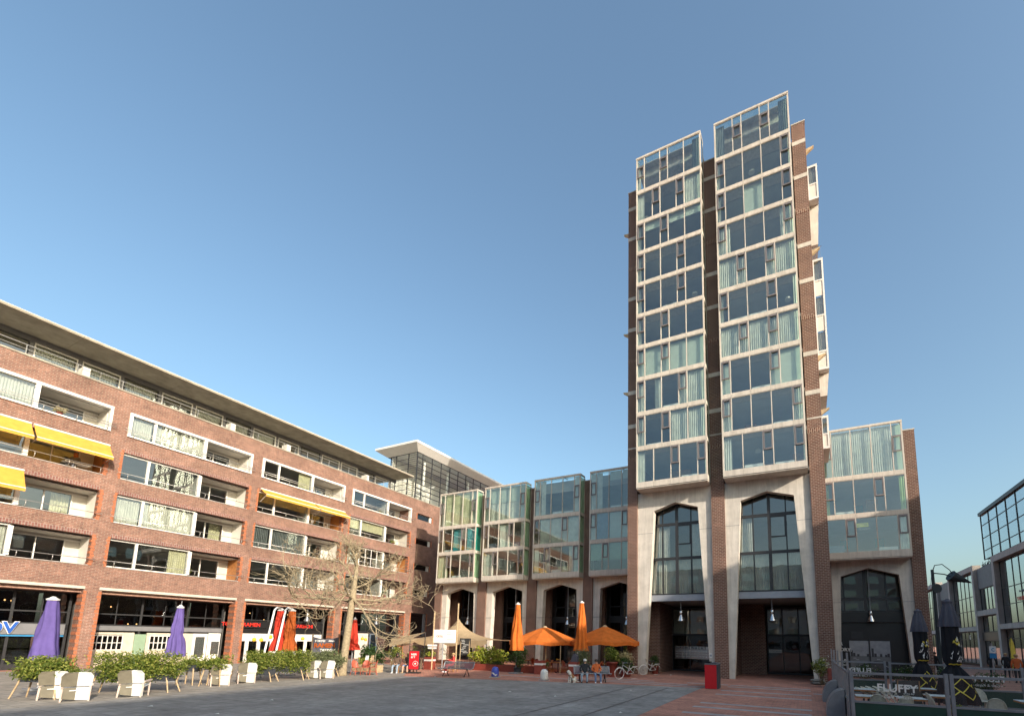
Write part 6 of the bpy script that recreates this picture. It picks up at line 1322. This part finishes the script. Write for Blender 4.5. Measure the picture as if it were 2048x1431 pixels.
CHS = [(2.35, 20.6, .0, -.75, .3, 'first leaning beige chair from the left, tipped against a table'), (2.55, 20.9, .0, -.75, .3, 'second leaning beige chair from the left, tipped against a table'), (2.75, 21.3, .0, -.75, .3, 'third leaning beige chair from the left, tipped against a table'), (3.0, 21.5, 0, -.75, .3, 'fourth leaning beige chair from the left, tipped against a table'), (3.2, 21.8, 0, -.75, .3, 'rearmost leaning beige chair, tipped against a table'),
       (1.95, 17.35, 2.9, .0, 0, 'beige woven chair with rounded back nearest the corner post'), (2.6, 17.5, 3.5, 0, 0, 'beige woven chair left of the front white table'), (3.65, 18.8, 1.7, 0, 0, 'beige woven chair beside the chalkboard'), (5.55, 21.6, .3, 0, 0, 'beige woven chair right of the big furled parasol'), (5.0, 18.2, 2.9, 0, 0, 'beige woven chair at the bottom right behind the fence'), (6.0, 18.5, 3.2, 0, 0, 'beige woven chair in the bottom right corner')]
for x, y, rz, tl, zz_, lab in CHS: rattan_chair('woven_chair', (x, y, zz_), rz+(1.4 if tl else 0), tl, lab, 'rattan', 'rattan', CG)
t = thing('chalkboard', 'chalkboard with white writing inside the glass-fenced terrace', 'sign', (3.05, 19.2, 0), .2); MB().prism([(-.35, 0, .35), (.35, 0, .35), (.35, .12, 1.2), (-.35, .12, 1.2)], (0, -.02, 0), (0, .02, 0)).build('board', 'black', t)
lettering(t, 'Cocktails', .14, 'paper', (-.27, -.0, .95), (1, 0, 0), bold=.004, ext=.002, shear=.2); lettering(t, 'of the day', .08, 'paper', (-.2, -.03, .75), (1, 0, 0), ext=.002)
for x in (-.32, .32): MB().tube([(x, .1, 0), (x, .05, 1.2)], .018, 5).build('leg', 'wood', t)
for k, (x, y, r, lab) in enumerate(((2.6, 27.4, (.6, .35, .4), 'white-flowering hedge plant behind the back fence, left one'), (4.3, 27.0, (.9, .35, .42), 'white-flowering hedge plant behind the back fence, middle one'), (6.3, 24.3, (.8, .35, .4), 'white-flowering hedge plant behind the back fence, right one'), (5.4, 25.2, (.5, .3, .4), 'yellow-flowering plant beside the smaller furled parasol'), (3.9, 17.6, (.25, .2, .22), 'small green plant at the foot of the big furled parasol'))):
    bush('hedge_plant', x, y, (0, 0, 1.05 if k < 4 else .5), r, lab, 'plant', 'leaf_dark' if k != 4 else 'leaf_shrub', .09, 900 if k < 4 else 350, 80+k, 'plants along the glass-fenced terrace', (.3, .7, 'planter_dark') if k < 4 else (.16, .35, 'planter_dark'), flowers=120 if k < 4 else 0)
# street lamp, flag and signs at the far right
t = thing('street_lamp', 'dark street lamp with cone shade on a curved arm', 'lamp', (10.5, 51.0, 0), .4); pm('lamp_green', (.03, .042, .048), .65, 0)
MB().tube([(0, 0, 0), (0, 0, 9.1)], [.17, .12], 10).build('post', 'lamp_green', t); MB().tube([(0, 0, 8.9), (.25, 0, 9.5), (.9, 0, 9.6), (1.5, 0, 9.1), (1.75, 0, 8.7)], .04, 6).build('arm', 'lamp_green', t, True); MB().tube([(0, 0, 8.8), (1.0, 0, 8.7), (2.2, 0, 8.3)], .05, 6).build('arm', 'lamp_green', t)
d = Vector((1, 0, -.28)).normalized(); MB().tube([Vector((1.55, 0, 8.6)), Vector((1.7, 0, 8.5)), Vector((3.3, 0, 7.95))], [.5, .48, .03], 12).build('cone_shade', 'lamp_green', t); MB().tube([(.12, -.14, 7.4), (.12, -.24, 7.4)], .42, 18).build('disc', 'lamp_green', t)
tag(MB().tube([(7.65, 38.7, 6.1), (9.0, 44.5, 7.2), (10.45, 51, 9.0)], .015, 4).build('cable', 'black'), 'thin cable between the side wing and the street lamp', 'cable')
t = thing('feather_flag', 'yellow feather flag before the right-hand shops', 'flag', (15.0, 49.5, 0), .8); MB().tube([(-.3, 0, 0), (-.34, 0, 2.2), (-.1, 0, 3.2)], .025, 6).build('pole', 'black', t); m = MB(); F = [(-.3, .5), (.25, .45), (.38, 1.2), (.36, 2.0), (.2, 2.7), (-.1, 3.2), (-.33, 2.6), (-.36, 1.5)]; m.prism([(x, 0, z) for x, z in F], (0, -.006, 0), (0, .006, 0)); m.build('cloth', 'yellow_print', t); lettering(t, 'BEUR', .3, 'black', (-.05, -.012, .8), (0, 0, 1), (-1, 0, 0), ext=.002, bold=.006)
t = thing('sign_post', 'post with small white and blue signs at the right', 'sign', (11.2, 40.5, 0), .4); MB().tube([(0, 0, 0), (0, 0, 2.6)], .05, 8).build('post', 'stone_band', t); MB().box(-.22, .22, -.07, -.05, 1.95, 2.4).build('sign_plate', 'bollard_white', t); MB().box(-.22, .22, -.07, -.05, 1.6, 1.93).build('sign_plate', 'trim_blue', t); lettering(t, 'C', .3, 'trim_blue', (-.1, -.075, 2.06), (1, 0, 0), bold=.01, ext=.002)
# plants in windows and on balconies
WP = [(-1.4, 31.5, 35.04, .55, 'leaf_yellow', 'yellow-green houseplants behind the ninth-floor glass of the right bay stack'), (-2.3, 31.5, 35.04, .4, 'leaf_olive', 'small houseplant left of the yellow-green ones in the right bay stack'), (-8.1, 31.5, 27.03, .6, 'leaf_dark', 'trailing houseplants in the sixth row of the left bay stack'), (-9.3, 31.5, 27.03, .4, 'leaf_dark', 'small houseplant in the sixth row of the left bay stack'), (-6.2, 31.5, 29.68, .5, 'leaf_dark', 'houseplant in the seventh row of the left bay stack'), (-6.1, 31.55, 19.06, 1.0, 'leaf_dark', 'tall houseplant in the third row of the left bay stack'), (-.5, 31.5, 27.03, .6, 'leaf_shrub', 'spiky houseplant in the right bay stack'), (-33.5, 38.1, 8.45, .9, 'lantern_yellow', 'yellow flowers behind the lowest glass of the leftmost arcade bay')]
for k, (x, y, z, h, mt, lab) in enumerate(WP): bush('houseplant', x, y, (0, 0, h*.6), (h*.5, .16, h*.45), lab, 'plant', mt, .07, int(160*h/.5), 120+k, 'houseplants behind glass', (.1, .16, 'chair_white'), lumps=6, aspect=.4, z0=z+.01)
BP = [(-40.95, 10.5, 15.55, 'white-flowering plant on the topmost left balcony'), (-41.6, 35.6, 15.55, 'pink potted plant on the topmost right balcony'), (-41.5, 18.4, 6.62, 'small potted plant on the lowest balcony of the second column'), (-41.6, 37.6, 12.6, 'climbing plant on the balcony left of the narrow windows'), (-41.6, 37.0, 6.6, 'bushy plant on the lowest balcony behind the tree')]
for k, (x, y, z, lab) in enumerate(BP): bush('balcony_plant', x-.25, y, (0, 0, .42), (.3, .45, .3), lab, 'plant', ('leaf_cream', 'leaf_cream', 'leaf_shrub', 'leaf_shrub', 'leaf_dark')[k], .08, 350, 140+k, 'potted plants on the balconies', (.15, .22, 'planter_red'), lumps=6, z0=z)
tag(MB().box(-41.9, -41.3, 11.1, 12.3, 12.9, 12.95).box(-41.7, -41.6, 11.6, 11.7, 12.54, 12.9).build('balcony_table', 'chair_white'), 'white table on the balcony of the red-haired person', 'table')
